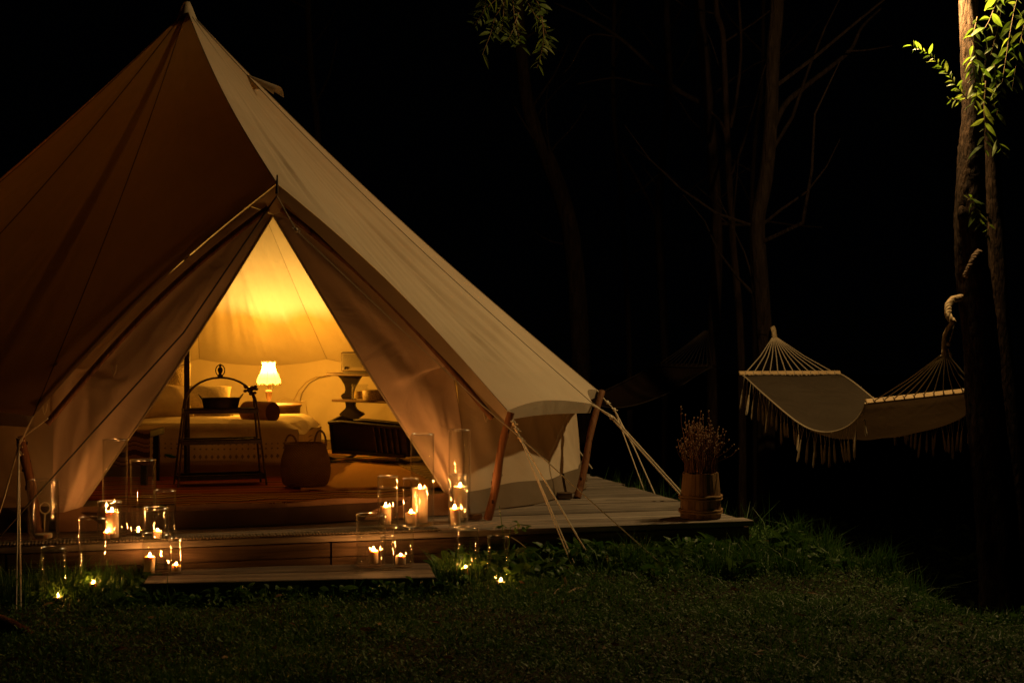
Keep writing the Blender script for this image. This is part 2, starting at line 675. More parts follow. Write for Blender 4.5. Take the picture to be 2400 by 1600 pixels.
mb = MB()
NS, NT = 44, 64
for k in range(15):
    mb.grid(lambda t, s, k=k: roof(k, s, .012 + .988 * t), NT, NS)
roofo = mb.build('roof', CANVAS, tent, 'all')
# seams on the ridges
mb = MB()
for k in range(15):
    pts = [roof(k, 0, .015 + .985 * i / 40) + Vector((0, 0, .001)) for i in range(41)]
    mb.tube(pts, .0030, 6)
mb.build('seams', DARKSEAM, roofo, True)['kind'] = 'stuff'
MB().lathe([(.0, .06), (.02, .055), (.035, .02), (.062, -.05), (.105, -.13), (.10, -.13)], APEX + Vector((0, 0, -.01)), 24).build('apex_cap', CANVAS, roofo, 'all')
# vents: small hooded cones near the apex
for ang, r0 in ((-20, .62), (158, .62), (70, .62)):
    b0 = None
    t0 = r0 / 2.68
    base = APEX.lerp(pol(ang, 2.68, .56), t0)
    base.z -= .06
    rad = Vector((math.cos(R(ang)), math.sin(R(ang)), 0))
    tang = Vector((-rad.y, rad.x, 0))
    mbv = MB()

    def hood(s, q):
        an = math.pi * s
        q2 = q
        w = .065 * q2
        p = base - rad * .20 + Vector((0, 0, .19)) + (rad * .24 + Vector((0, 0, -.155))) * q2
        return p + tang * math.cos(an) * w + Vector((0, 0, 1)) * math.sin(an) * (.062 * q2)
    mbv.grid(hood, 14, 8)
    mbv.build('vent_hood', CANVAS, roofo, 'all')
# hanging valance under every eave
mb = MB()
for k in range(14):
    def val(s, q, k=k):
        e = roof(k, s, 1.0)
        inw = (TC - e)
        inw.z = 0
        inw.normalize()
        wd = .095 if k in (0, 14) else .085
        if k in (0, 14):
            wd *= (.35 + .65 * math.sin(math.pi * min(1, max(0, (.12 + .76 * (s if k == 0 else 1 - s))))))
        else:
            wd *= .65 + .35 * math.sin(math.pi * s)
        if k == 14:
            wd *= .30
        dn = Vector((0, 0, -.92)) + inw * .30
        return e + dn * wd * q + Vector((0, 0, -.001))
    mb.grid(val, 44, 2)
mb.build('valance', CANVAS, tent, 'all')


def wall_top(k, s):
    lo, hi = .6, 1.0
    for _ in range(18):
        m = (lo + hi) / 2
        q = roof(k, s, m)
        if math.hypot(q.x - TC.x, q.y - TC.y) < RW:
            lo = m
        else:
            hi = m
    return roof(k, s, lo)


wrnd = random.Random(8)
mb = MB()
skirt = MB()
for k in range(1, 14):
    def wl(s, q, k=k):
        tp = wall_top(k, s) - Vector((0, 0, .006))
        ang = math.atan2(tp.y - TC.y, tp.x - TC.x)
        z = .10 + (tp.z - .10) * q
        r = RW + .012 * math.sin(ang * 23 + 3 * q) * (1 - q) + .05 * (1 - q) ** 3 + .02 * math.sin(math.pi * q) * math.sin(ang * 7.5 + 1)
        r += .010 * math.sin(ang * 61 + 9 * q) * q * (1 - q) * 3
        return Vector((TC.x + r * math.cos(ang), TC.y + r * math.sin(ang), z))
    mb.grid(wl, 40, 14)

    def sk(s, q, k=k):
        tp = wall_top(k, s)
        ang = math.atan2(tp.y - TC.y, tp.x - TC.x)
        r = RW + .052 + .035 * (1 - q) + .012 * math.sin(ang * 31) * (1 - q) + .012 * math.sin(ang * 23)
        z = .004 + .118 * q + .008 * math.sin(ang * 19) * q
        return Vector((TC.x + r * math.cos(ang), TC.y + r * math.sin(ang), z))
    skirt.grid(sk, 40, 3)
mb.build('wall', CANVAS, tent, 'all')
skirt.build('mud_skirt', GROUNDSHEET, tent, 'all')
# groundsheet floor
mb = MB()
mb.lathe([(0, .006), (RW - .03, .006), (RW - .02, .09), (RW - .015, .09)], TC, 96)
mb.build('groundsheet', simple('groundsheet_floor', (.07, .045, .028), (.10, .065, .04), .7, 4), tent, 'all')
# door corners, threshold lip
CL = pol(-92, RW, 0)
CR = pol(-44, RW + .05, 0)
mb = MB()


def lip(s, q):
    p = CL.lerp(CR, s)
    out = Vector((.36, -.93, 0))
    bow = .10 * math.sin(math.pi * s)
    z = .004 + .105 * q + .006 * math.sin(s * 21) * q
    return p + out * (bow + .03 * (1 - q) + .010 * math.sin(s * 34 + 2 * q)) + Vector((0, 0, z))


mb.grid(lip, 80, 5)
mb.grid(lambda s, q: lip(s, 1) + Vector((-.36, .93, 0)) * .14 * q + Vector((0, 0, -.09 * q)), 80, 2)
mb.build('threshold', simple('threshold_canvas', (.20, .115, .06), (.27, .16, .09), .75, 6, bump=.3, bdist=.02, bscale=5), tent, 'all')
# door flaps
DA = pol(D0, RW - .03, 1.51)
FL_BOT = lip(.055, 1) + Vector((0, .02, 0))
FR_BOT = lip(.955, 1) + Vector((0, .02, 0))


def poly(pts, s):
    L = [0]
    for i in range(1, len(pts)):
        L.append(L[-1] + (pts[i] - pts[i - 1]).length)
    x = s * L[-1]
    for i in range(1, len(pts)):
        if x <= L[i] or i == len(pts) - 1:
            return pts[i - 1].lerp(pts[i], (x - L[i - 1]) / max(1e-9, L[i] - L[i - 1]))


def under(k, s, dz=.075, pull=.16):
    e = roof(k, s, 1.0)
    inw = TC - e
    inw.z = 0
    return e + inw.normalized() * pull + Vector((0, 0, -dz))


right_outer = [DA] + [under(0, s, .02 - .14 * s * s, .07 + .24 * s * s) for s in (.1, .2, .3, .4, .5, .6, .7, .8, .9)] + [wall_top(1, .0) + Vector((-.03, -.02, 0)), CR + Vector((.01, 0, .45)), CR + Vector((.02, 0, .3)), CR + Vector((.02, -.02, .09))]
left_outer = [DA] + [under(14, 1 - s, .02 - .14 * s * s, .07 + .24 * s * s) for s in (.1, .2, .3, .4, .5, .6, .7, .8, .9)] + [wall_top(13, 1.0) + Vector((.0, -.03, 0)), CL + Vector((-.03, -.02, .45)), CL + Vector((-.03, -.02, .3)), CL + Vector((-.03, -.03, .09))]
NRM = Vector((.36, -.93, 0))


def flapR(s, q):
    o = poly(right_outer, s)
    i = DA.lerp(FR_BOT, s ** 1.0)
    i += Vector((-.012 * math.sin(math.pi * s), 0, 0))
    p = o.lerp(i, q)
    env = math.sin(math.pi * q) ** .7 if 0 < q < 1 else 0
    b = .05 * s * env
    b += .018 * s * env * math.sin(9 * q + 14 * s)
    b += .022 * max(0, s - .55) * 2 * env * math.sin(23 * s - 9 * q + 1)
    b += .030 * env * s * mnoise.noise(Vector((q * 4.0 + 3 * s, s * 2.0, 4.4))) + .006 * env * s * mnoise.noise(Vector((q * 11 - 6 * s, s * 9.0, 1.4)))
    return p + NRM * b


def flapL(s, q):
    o = poly(left_outer, s)
    i = DA.lerp(FL_BOT, s)
    i += Vector((.02 * math.sin(math.pi * s), 0, 0))
    p = o.lerp(i, q)
    env = math.sin(math.pi * q) ** .7 if 0 < q < 1 else 0
    b = .06 * s * env + .02 * s * env * math.sin(10 * q + 3 * s)
    b += .045 * env * s * mnoise.noise(Vector((q * 4.0 + 1.5 * s, s * 1.6, 8.4))) + .006 * env * s * mnoise.noise(Vector((q * 10 - 4 * s, s * 7.0, 3.4)))
    return p + NRM * b


for fn in (flapR, flapL):
    mb = MB()
    mb.slab(fn, 70, 40, -NRM * .004)
    fo = mb.build('door_flap', CANVAS_IN, tent, 'all')
    mb = MB()
    mb.tube([fn(i / 60, 1) + NRM * .002 for i in range(61)], .006, 6)
    mb.build('hem', CANVAS, fo, True)
# front frame poles under the porch edges
for k, end in ((0, 1), (14, 14)):
    pts = []
    for i in range(13):
        s = .03 + .93 * i / 12
        e = roof(k, s if k == 0 else 1 - s, 1.0)
        inw = TC - e
        inw.z = 0
        pts.append(e + inw.normalized() * .045 + Vector((0, 0, -.092 + .02 * math.sin(math.pi * s))))
    mb = MB()
    mb.tube(pts, .016, 10)
    mb.build('frame_pole', POLEWOOD, tent, True)
MB().tube([pol(D0, DOORR, DOORZ - .05), pol(D0, DOORR + .01, DOORZ + .04)], [.008, .004], 8).build('spike', IRON, tent, True)
# canvas panel closing the gap below the door peak
mb = MB()


def peak(s, q):
    k = 0 if s >= .5 else 14
    f = abs(2 * s - 1) * .30
    e = roof(k, f if k == 0 else 1 - f, 1.0)
    e = e + (TC - e).normalized() * .012
    b = poly(right_outer if k == 0 else left_outer, f * .8)
    b = b + NRM * .012
    p = e.lerp(b, q)
    return p + NRM * (.010 * math.sin(math.pi * q) * math.sin(s * 30) * (1 - abs(2 * s - 1)))


mb.grid(peak, 60, 8)
mb.build('peak_panel', CANVAS, tent, 'all')
# centre pole
PB = TC + Vector((0, 0, .006))
MB().tube([PB, PB + Vector((0, 0, TH - .05))], .019, 16).build('centre_pole', TENTPOLE, tent, True)
# lettering on the right wall
INK = simple('print_ink', (.02, .016, .012))
fc = bpy.data.curves.new('lettering', 'FONT')
fc.body = 'canvascamp'
fc.size = .019
fc.align_x = 'CENTER'
fc.extrude = .0004
ftmp = bpy.data.objects.new('lettering_source', fc)
COL.objects.link(ftmp)
bpy.context.view_layer.update()
fme = bpy.data.meshes.new_from_object(ftmp.evaluated_get(bpy.context.evaluated_depsgraph_get()))
bpy.data.objects.remove(ftmp)
fme.materials.clear()
fme.materials.append(INK)
lp = P(1196, 1118, 7.95)
ang = math.atan2(lp.y - TC.y, lp.x - TC.x)
lq = (lp.z - .10) / .58
lr = RW + .012 * math.sin(ang * 23 + 3 * lq) * (1 - lq) + .05 * (1 - lq) ** 3 + .02 * math.sin(math.pi * lq) * math.sin(ang * 7.5 + 1) + .006
fo = bpy.data.objects.new('lettering', fme)
COL.objects.link(fo)
fo.parent = tent
fo.location = Vector((lr * math.cos(ang), lr * math.sin(ang), lp.z))
fo.rotation_euler = (R(90), 0, ang + R(90))
# toggles under the eave
mb = MB()
for fnp in (P(1134, 965, 7.62), P(100, 945, 7.0), P(262, 855, 7.05)):
    MB().tube([fnp, fnp + Vector((.004, -.01, -.03)), fnp + Vector((.012, -.012, -.052)), fnp + Vector((.02, -.008, -.03)), fnp + Vector((.022, 0, 0))], .0035, 6).build('toggle_loop', ROPE, tent, True)
# ring peg loop on left skirt
rp = P(105, 1190, 6.93)
mb = MB()
mb.tube([rp + Vector((.024 * math.cos(t * .5236), 0, .026 * math.sin(t * .5236))) for t in range(13)], .0035, 6)
mb.tube([rp + Vector((0, 0, -.026)), rp + Vector((-.004, 0, -.11))], .004, 6)
mb.build('peg_loop', ROPE, tent, True)

# wooden poles holding up the eaves
for nm_l, b0, t0, rr in (
        ('barky wooden pole propping the eave just outside the entrance flap', G(1143, 1217), P(1196, 966, 7.48), .022),
        ('barky wooden pole propping the farther corner of the right eave', G(1352, 1166), P(1409, 916, 8.8), .021),
        ('slanted wooden pole at the left edge of the entrance', G(92, 1253), P(50, 1022, 6.88), .024)):
    t = thing('eave_pole', nm_l, 'pole', b0, 'wooden eave poles')
    pts = []
    rads = []
    for i in range(15):
        s = i / 14
        p = b0.lerp(t0, s)
        p += Vector((.006 * math.sin(7 * s + b0.x), .006 * math.cos(5 * s), 0))
        pts.append(p)
        rads.append(rr * (1 - .12 * s + .05 * math.sin(17 * s + b0.y)))
    mb = MB()
    mb.tube(pts, rads, 14)
    mb.build('shaft', POLEWOOD, t, True)
    mb = MB()
    prn = random.Random(int(b0.y * 100))
    for i in range(12):
        s = prn.uniform(.05, .95)
        an = prn.uniform(0, 6.28)
        p = b0.lerp(t0, s) + Vector((math.cos(an), math.sin(an), 0)) * rr * .90
        mb.blob(p, (.004, .004, prn.uniform(.006, .014)), 7, 5)
    mb.build('knots', bark_mat('pole_bark', (.03, .015, .008), (.07, .035, .02), 3, .004), t, True)['kind'] = 'stuff'
# blocks under the poles
for px, py, s in ((1108, 1216, (.09, .05, .028)), (1322, 1168, (.08, .06, .035)), (1341, 1124, (.055, .05, .05))):
    lab = {1108: 'wooden block on the deck at the foot of the entrance pole', 1322: 'wooden block beside the farther eave pole foot', 1341: 'small square wooden block behind the farther eave pole'}[px]
    b0 = G(px, py)
    tag(MB().box(b0 + Vector((0, 0, s[2] / 2 + .001)), s, Matrix.Rotation(.2, 3, 'Z'), .003).build('wood_block', FASCIA), lab, 'block', 'wooden blocks on the deck')


# ------------------------------------------------------------------ guy ropes
def rope(name, label, lines, mat=None, r=.0035, knots=(), group='guy ropes of the tent'):
    t = thing(name, label, 'rope', lines[0][-1], group)
    for L in lines:
        mb = MB()
        if len(L) == 2:
            L = [L[0], L[0].lerp(L[1], .5) + Vector((0, 0, -.012)), L[1]]
        mb.tube(L, r, 6)
        mb.build('cord', mat or ROPE, t, True)
    for kn in knots:
        mb = MB()
        mb.blob(kn, (.010, .009, .013), 8, 6)
        mb.tube([kn + Vector((-.018, -.006, .012)), kn, kn + Vector((.02, -.008, -.004))], .0035, 6)
        mb.build('knot', mat or ROPE, t, True)
    return t


tip1 = roof(0, 1, 1.0)
tip2 = roof(2, 0, 1.0)
tip3 = roof(3, 0, 1.0)
tipL = roof(14, 0, 1.0)


def gpt(px, py, dz=0.0):
    p = G(px, py, -.18)
    p.z = gzf(p.x, p.y) + dz
    return p


e1 = gpt(1346, 1347)
e1b = e1 + Vector((.015, .03, 0))
kn1 = P(1212, 1008, 7.40)
rope('guy_rope', 'pale doubled guy rope from the entrance pole steeply down to the grass', [[tip1, kn1, e1], [tip1 + Vector((.01, 0, 0)), kn1, e1b]], knots=(kn1, P(1205, 992, 7.42)))
kn2 = P(1222, 1030, 7.38)
rope('guy_rope', 'pale guy rope from the entrance pole down into weeds at deck edge', [[tip1, kn2, P(1352, 1252, 7.1)], [kn2, P(1349, 1250, 7.1), P(1374, 1290, 7.05)]], knots=(kn2,))
door_top = pol(D0, DOORR, DOORZ - .06)
e2 = gpt(1563, 1344)
kd = P(694, 540, 7.16)
rope('guy_rope', 'long pale guy rope from the door peak across to the lawn', [[door_top, kd, P(1130, 949, 7.1), P(1218, 1024, 7.08), e2]], r=.003, knots=(kd,))
kn3 = P(1432, 978, 8.45)
e3 = P(1606, 1172, 8.35)
rope('guy_rope', 'pale doubled guy rope from the farther eave corner to behind the barrel', [[tip2, kn3, e3], [tip2 + Vector((-.02, 0, .004)), kn3 + Vector((.012, 0, .004)), e3 + Vector((.02, .02, 0))]], r=.0045, knots=(kn3,))
kn4 = P(1440, 960, 9.4)
rope('guy_rope', 'two thin guy ropes spreading from the rearmost visible eave corner', [[tip3, P(1416, 935, 9.5), kn4, P(1513, 1158, 9.3)], [kn4, P(1487, 1050, 9.3), P(1538, 1165, 9.2)]], r=.004, knots=(kn4, P(1424, 943, 9.5)))
rope('guy_rope', 'faint guy rope behind the tent wall in the shadow', [[P(1318, 995, 11.0), P(1388, 1098, 10.9)], [P(1316, 1040, 11.2), P(1345, 1105, 11.0)]], r=.005)
knL = P(44, 1045, 6.80)
eL = P(38, 1442, 6.02)
eL.z = gzf(eL.x, eL.y)
rope('guy_rope', 'pale guy ropes hanging plumb from the left eave corner to grass', [[tipL, knL, eL], [knL, eL + Vector((.012, .02, 0))], [knL, P(-30, 1290, 6.3)], [tipL + Vector((.06, .02, -.01)), P(52, 1025, 6.85), knL]], r=.0035, knots=(knL, P(46, 1062, 6.78), P(48, 1030, 6.82)))
rope('guy_rope', 'dark guy rope crossing in front of the left entrance flap', [[door_top, P(430, 780, 6.95), P(220, 1010, 6.8), P(0, 1256, 6.62), P(-120, 1392, 6.5)]], ROPE_DARK, .0042)

# ------------------------------------------------------------------ inside the tent
FLO = .008


def woven(name, cols, sx_, zig=.0, band=.14, axis=0, ang=0.0):
    """striped kilim with stepped zigzag bands"""
    a = N(name)
    v = a.coord('Object', (1, 1, 1), (0, 0, -ang))
    s = a.n('ShaderNodeSeparateXYZ')
    a.t.links.new(v, s.inputs[0])
    along, across = (s.outputs[0], s.outputs[1]) if axis == 0 else (s.outputs[1], s.outputs[0])
    tri = a.math('PINGPONG', a.math('MULTIPLY', along, sx_), 1.0)
    tri = a.math('SNAP', tri, .2)
    y = a.math('MULTIPLY_ADD', tri, zig, across)
    fr = a.math('FRACT', a.math('DIVIDE', y, band))
    st = []
    n = len(cols)
    nd = a.n('ShaderNodeValToRGB')
    cr = nd.color_ramp
    cr.interpolation = 'CONSTANT'
    while len(cr.elements) < n:
        cr.elements.new(.5)
    for i, c in enumerate(cols):
        cr.elements[i].position = i / n
        cr.elements[i].color = (*c, 1)
    a.t.links.new(fr, nd.inputs[0])
    nz = a.noise(v, 30, 5, .7)
    col = a.mix(a.math('MULTIPLY', nz, .38), nd.outputs[0], (.12, .055, .02))
    v3 = a.coord('Object', (12, 120, 120) if axis == 0 else (120, 12, 120), (0, 0, -ang))
    nm = a.bump(a.noise(v3, 2, 3), .7, .004)
    return a.surf(a.principled(col, .95, .08, 0, nm))


RUG_FRONT = woven('kilim_front', [(.20, .07, .025), (.55, .33, .10), (.08, .03, .015), (.50, .26, .08), (.30, .09, .03), (.06, .025, .012), (.58, .38, .14)], 5.0, .075, .26, 0, R(14))
RUG_RED = woven('kilim_red', [(.40, .085, .03), (.44, .12, .04), (.18, .04, .018), (.46, .17, .05), (.36, .075, .028)], 3.2, .05, .30, 0, R(12))
RUG_GOLD = woven('jute_rug', [(0.620, 0.326, 0.116), (0.620, 0.357, 0.132), (0.574, 0.295, 0.101), (0.620, 0.388, 0.147), (0.620, 0.310, 0.109)], 4.0, .0, .035, 0, R(8))
RUG_CREAM = woven('cream_rug', [(0.496, 0.372, 0.186), (0.558, 0.434, 0.232), (0.078, 0.046, 0.031), (0.527, 0.403, 0.202)], 9.0, .03, .12, 0, R(25))
RUG_GREEN = woven('green_stripe_rug', [(0.078, 0.139, 0.062), (0.388, 0.124, 0.046), (0.093, 0.171, 0.078), (0.465, 0.232, 0.078), (0.341, 0.109, 0.039)], 2.0, .0, .16, 0, R(40))


def rug(label, corners, mat, z, th=.008, fringe=None):
    c = [Vector(p) for p in corners]
    cen = (c[0] + c[1] + c[2] + c[3]) / 4
    t = thing('rug', label, 'rug', (cen.x, cen.y, z), 'rugs on the tent floor')
    rr = random.Random(len(label))
    ph = rr.random() * 6

    def fn(s, q):
        p = c[0].lerp(c[1], s).lerp(c[3].lerp(c[2], s), q)
        p.z = z + th + .004 * math.sin(9 * s + ph) * math.sin(7 * q + ph) + (.006 * math.sin(s * 31 + ph) if q < .02 else 0)
        if q < .02:
            p.y += .012 * math.sin(s * 23 + ph)
        return p
    MB().slab(fn, 60, 20, (0, 0, -th)).build('weave', mat, t, 'all')
    if fringe:
        mb = MB()
        m = 90
        for i in range(m):
            s = i / m
            p0, p1 = fn(s, 0), fn(s, 0) + Vector((rr.uniform(-.01, .01), -fringe, 0))
            p1.z = z + .003
            mb.tube([p0, p1], .002, 4, False)
        mb.build('fringe', mat, t)['kind'] = 'stuff'


rug('red kilim covering the left of the tent floor under the metal shelf', [G(120, 1175, FLO), G(1010, 1146, FLO), P(760, 1085, 10.8), P(330, 1085, 10.9)], RUG_RED, FLO)
rug('golden woven rug in the middle of the tent floor by the basket', [G(705, 1150, .02), G(1060, 1143, .02), G(905, 1074, .02), G(700, 1076, .02)], RUG_GOLD, .019)
rug('front kilim with stepped pattern just inside the threshold', [G(230, 1188, .03), G(1010, 1170, .03), G(985, 1147, .03), G(275, 1163, .03)], RUG_FRONT, .022, .010, .02)
rug('cream rug with dark pattern at the right of the tent floor', [G(1000, 1122, .03), G(1075, 1140, .03), G(985, 1070, .03), G(905, 1074, .03)], RUG_CREAM, .030, .006)
rug('green striped rug lying under the cradle', [G(745, 1083, .03), G(930, 1083, .03), P(950, 1062, 11.6), P(750, 1056, 11.7)], RUG_GREEN, .030, .006)

# ---- bed
a = N('bedspread')
v = a.coord('Object')
s_ = a.n('ShaderNodeSeparateXYZ')
a.t.links.new(v, s_.inputs[0])
nz = a.noise(v, 9, 5)
base = a.ramp(nz, [(.3, (.60, .50, .35)), (.7, (.70, .60, .44))])
# rows of embroidered dots and triangles on the hanging side
gx = a.math('PINGPONG', a.math('MULTIPLY', s_.outputs[0], 26), .5)


def row(zc, hw, thr):
    wob = a.math('MULTIPLY_ADD', a.math('SINE', a.math('MULTIPLY', s_.outputs[0], 3.1)), .012, s_.outputs[2])
    d = a.math('ABSOLUTE', a.math('SUBTRACT', wob, zc))
    t1 = a.math('LESS_THAN', a.math('ADD', a.math('MULTIPLY', d, thr / hw), gx), thr)
    t2 = a.math('LESS_THAN', d, hw)
    return a.math('MULTIPLY', t1, t2)


msk = a.math('MAXIMUM', a.math('MAXIMUM', row(.135, .016, .30), row(.185, .007, .22)), row(.215, .006, .2))
col = a.mix(a.math('MULTIPLY', msk, .7), base, (.10, .05, .02))
v2 = a.coord('Object', (1, 1, 1))
nm = a.bump(a.noise(v2, 5, 4, .6, .8), .5, .03)
nm = a.bump(a.noise(v2, 160, 2), .4, .002, nm)
SPREAD = a.surf(a.principled(col, .95, .05, 0, nm))
LINEN = simple('linen', (.48, .37, .23), (.58, .46, .30), .95, 7, bump=.6, bdist=.02, bscale=9, spec=.05)
VALANCE_BED = simple('bed_valance_cloth', (.36, .26, .15), (.42, .31, .19), .95, 5, (1, 1, .2), .5, .02, 8, spec=.05)
FUR = simple('shaggy_cushion', (.32, .23, .12), (.62, .48, .28), .95, 30, (6, 6, 1), .9, .02, 30, spec=.05)
LACE = simple('knit_cushion', (.45, .37, .22), (.60, .50, .32), .95, 60, (1, 1, 1), .8, .006, 70, spec=.05)
BXL, BXR, BYF, BYB = -3.45, -1.40, 9.70, 10.80
bed = thing('bed', 'low bed with pale base cloth behind the tent pole', 'bed', (-2.4, 10.3, FLO))
MB().box(((BXL + BXR) / 2, (BYF + BYB) / 2 + .02, .09), (BXR - BXL - .03, BYB - BYF - .06, .15), None, .02).build('bed_base', VALANCE_BED, bed, True)
MB().box(((BXL + BXR) / 2, (BYF + BYB) / 2 + .02, .25), (BXR - BXL - .02, BYB - BYF - .05, .18), None, .05).build('mattress', LINEN, bed, True)
mb = MB()


def valb(s, q):
    x = BXL + (BXR - .01 - BXL) * s
    return Vector((x, BYF - .012 + .006 * math.sin(x * 23) * (1 - q), .012 + .16 * q))


mb.grid(valb, 90, 5)
mb.build('bed_skirt', VALANCE_BED, bed, 'all')
# bedspread with rounded hanging corner
spread = thing('bedspread', 'embroidered cream bedspread with scalloped fringe hanging over the bed', 'bedspread', (-2.4, BYF, .02))
mb = MB()
ZT = .362


def cov(s, q):
    x = BXL + .0 + (BXR + .015 - BXL) * s
    # q: 0 bottom hem at front, .45 front top edge, 1 back
    hem = .115 + .008 * math.sin(x * 9)
    if q < .4:
        k = q / .4
        y = BYF - .03 - .012 * math.sin(x * 13 + 2) * (1 - k) - .008 * (1 - k)
        z = hem + (ZT - .04 - hem) * k
    elif q < .5:
        k = (q - .4) / .1
        an = k * math.pi / 2
        y = BYF - .03 + .04 * math.sin(an) * k + .0
        z = ZT - .04 + .04 * math.sin(an)
    else:
        k = (q - .5) / .5
        y = BYF + .01 + (BYB - BYF - .03) * k
        z = ZT + .012 * math.sin(x * 6 + 5 * k) * math.sin(3.1 * k) + .008 * math.sin(13 * k + x * 4)
    # rounded right end, dropping
    dx = max(0.0, x - (BXR - .14)) / .155
    if q > .4:
        z -= .085 * dx ** 2.2 * (1 if q > .5 else (q - .4) / .1)
    return Vector((x, y, z))


mb.grid(cov, 120, 60)
mb.build('cloth', SPREAD, spread, 'all')
mb = MB()
mb.grid(lambda s, q: Vector((BXR + .015 + .012 * math.sin(8 * s), BYF - .01 + (BYB - BYF - .03) * s, .14 + (ZT - .085 - .14) * q)), 40, 6)
mb.build('side_drop', SPREAD, spread, 'all')
mb = MB()
fr = random.Random(2)
x = BXL
while x < BXR:
    mb.tube([(x, BYF - .046, .12), (x + .004, BYF - .05, .10), (x + fr.uniform(-.003, .003), BYF - .05, .092)], .0035, 4, False)
    x += .011
mb.build('fringe', LINEN, spread)['kind'] = 'stuff'


def pillow(label, c, size, rz, rx, mat, pinch=.55):
    t = Matrix.Rotation(rz, 3, 'Z') @ Matrix.Rotation(rx, 3, 'X')
    mb = MB()
    n = 26
    c = Vector(c)

    def side(sg):
        def fn(s, q):
            u, w = 2 * s - 1, 2 * q - 1
            h = max(0.0, (1 - abs(u) ** 2.6) * (1 - abs(w) ** 2.6)) ** pinch
            cc = 1 - .10 * (1 - abs(u) ** 2) * 0 - .09 * (1 - u * u) * abs(w) ** 3
            dd = 1 - .09 * (1 - w * w) * abs(u) ** 3
            wr = .06 * math.sin(7 * u + 4 * w + c.x * 9) * h
            return c + t @ Vector((u * size[0] / 2 * dd, w * size[1] / 2 * cc, sg * size[2] / 2 * (h + wr * .5)))
        return fn
    mb.grid(side(1), n, n)
    mb.grid(side(-1), n, n)
    return tag(mb.build('pillow', mat, None, 'all'), label, 'pillow', 'pillows on the bed')


pillow('large shaggy golden cushion leaning at the back of the bed', P(386, 906, 10.74), (.40, .36, .14), .35, R(68), FUR)
pillow('pale knitted cushion lying behind the metal shelf', P(475, 940, 10.60), (.42, .30, .14), .25, R(42), LACE)
pillow('embroidered pillow lying flat at the head of the bed', P(372, 944, 10.30), (.46, .36, .17), .35, R(34), LINEN)
# bolster
bl = thing('bolster', 'rust coloured round bolster on the end of the bed', 'bolster', P(600, 990, 10.0), None)
BOL = simple('bolster_cloth', (.22, .10, .04), (.30, .15, .06), .9, 9, bump=.4, bdist=.01, bscale=14)
ax = Vector((-.80, .62, .0)).normalized()
be = P(640, 966, 9.98)
mb = MB()
mb.lathe([(0, 0), (.060, .0), (.068, .004), (.071, .015), (.072, .1), (.071, .24), (.066, .262), (0, .265)], be, 28, ax)
mb.build('cover', BOL, bl, True)
mb = MB()
mb.lathe([(0, -.003), (.058, -.002), (.066, .002)], be, 28, ax)
mb.build('end_disc', simple('bolster_end', (.055, .02, .008), (.08, .03, .012), .9, 9), bl, True)

# bench with patterned blanket at the left
bench = thing('bench', 'dark legged bench mostly hidden by the left flap', 'bench', (-2.62, 9.0, FLO))
bx0, bx1, by0, by1 = -3.15, -2.20, 9.05, 9.45
MB().box(((bx0 + bx1) / 2, (by0 + by1) / 2, .33), (bx1 - bx0, by1 - by0, .05), None, .006).build('seat', DARKWOOD, bench)
for x in (bx0 + .04, bx1 - .04, (bx0 + bx1) / 2 - .02):
    for y in (by0 + .04, by1 - .04):
        MB().box((x, y, .155), (.035, .035, .31), None, .003).build('leg', DARKWOOD, bench)
AZT = woven('patterned_blanket', [(.09, .04, .025), (.30, .19, .09), (.32, .20, .10), (.30, .19, .09), (.08, .035, .02), (.17, .06, .03), (.28, .17, .08), (.07, .03, .018)], 13.0, .035, .19, 0, 0)
a = N('patterned_blanket_cloth')
v = a.coord('Object')
s_ = a.n('ShaderNodeSeparateXYZ')
a.t.links.new(v, s_.inputs[0])
tri = a.math('SNAP', a.math('PINGPONG', a.math('MULTIPLY', s_.outputs[0], 14), 1.0), .25)
yy = a.math('MULTIPLY_ADD', tri, .022, s_.outputs[2])
zig = a.math('PINGPONG', a.math('MULTIPLY', yy, 18), 1.0)
nd = a.n('ShaderNodeValToRGB')
nd.color_ramp.interpolation = 'CONSTANT'
for i, (p, c) in enumerate([(0, (.06, .03, .018)), (.28, (.24, .14, .07)), (.72, (.10, .045, .025)), (.86, (.28, .18, .10))]):
    e = nd.color_ramp.elements[i] if i < 2 else nd.color_ramp.elements.new(p)
    e.position = p
    e.color = (*c, 1)
a.t.links.new(zig, nd.inputs[0])
BLANKET = a.surf(a.principled(nd.outputs[0], .95, .05, 0, a.bump(a.noise(v, 200, 2), .4, .002)))
mb = MB()


def blk(s, q):
    x = bx0 - .01 + (bx1 + .02 - bx0) * s
    if q < .55:
        k = q / .55
        return Vector((x, by0 - .012 - .01 * math.sin(x * 11) * (1 - k), .135 + (.355 - .135) * k + .01 * math.sin(x * 8) * (1 - k)))
    k = (q - .55) / .45
    return Vector((x, by0 - .012 + (by1 - by0 + .02) * k, .362 + .006 * math.sin(9 * x)))


mb.slab(blk, 50, 30, (0, .006, -.002))
tag(mb.build('blanket', BLANKET, None, 'all'), 'dark zigzag patterned blanket draped over the bench behind left flap', 'blanket')
# small teal cloth on the bed edge
tc_ = P(398, 1068, 9.6)
mb = MB()
mb.blob(tc_, (.034, .012, .011), 14, 8, Matrix.Rotation(.25, 3, 'Y'))
mb.blob(tc_ + Vector((.025, -.004, -.006)), (.018, .010, .008), 10, 6)
tag(mb.build('teal_slipper', simple('teal_cloth', (.015, .10, .13), (.02, .14, .17), .8), None, True), 'small teal cloth scrap under the bedspread fringe', 'cloth')

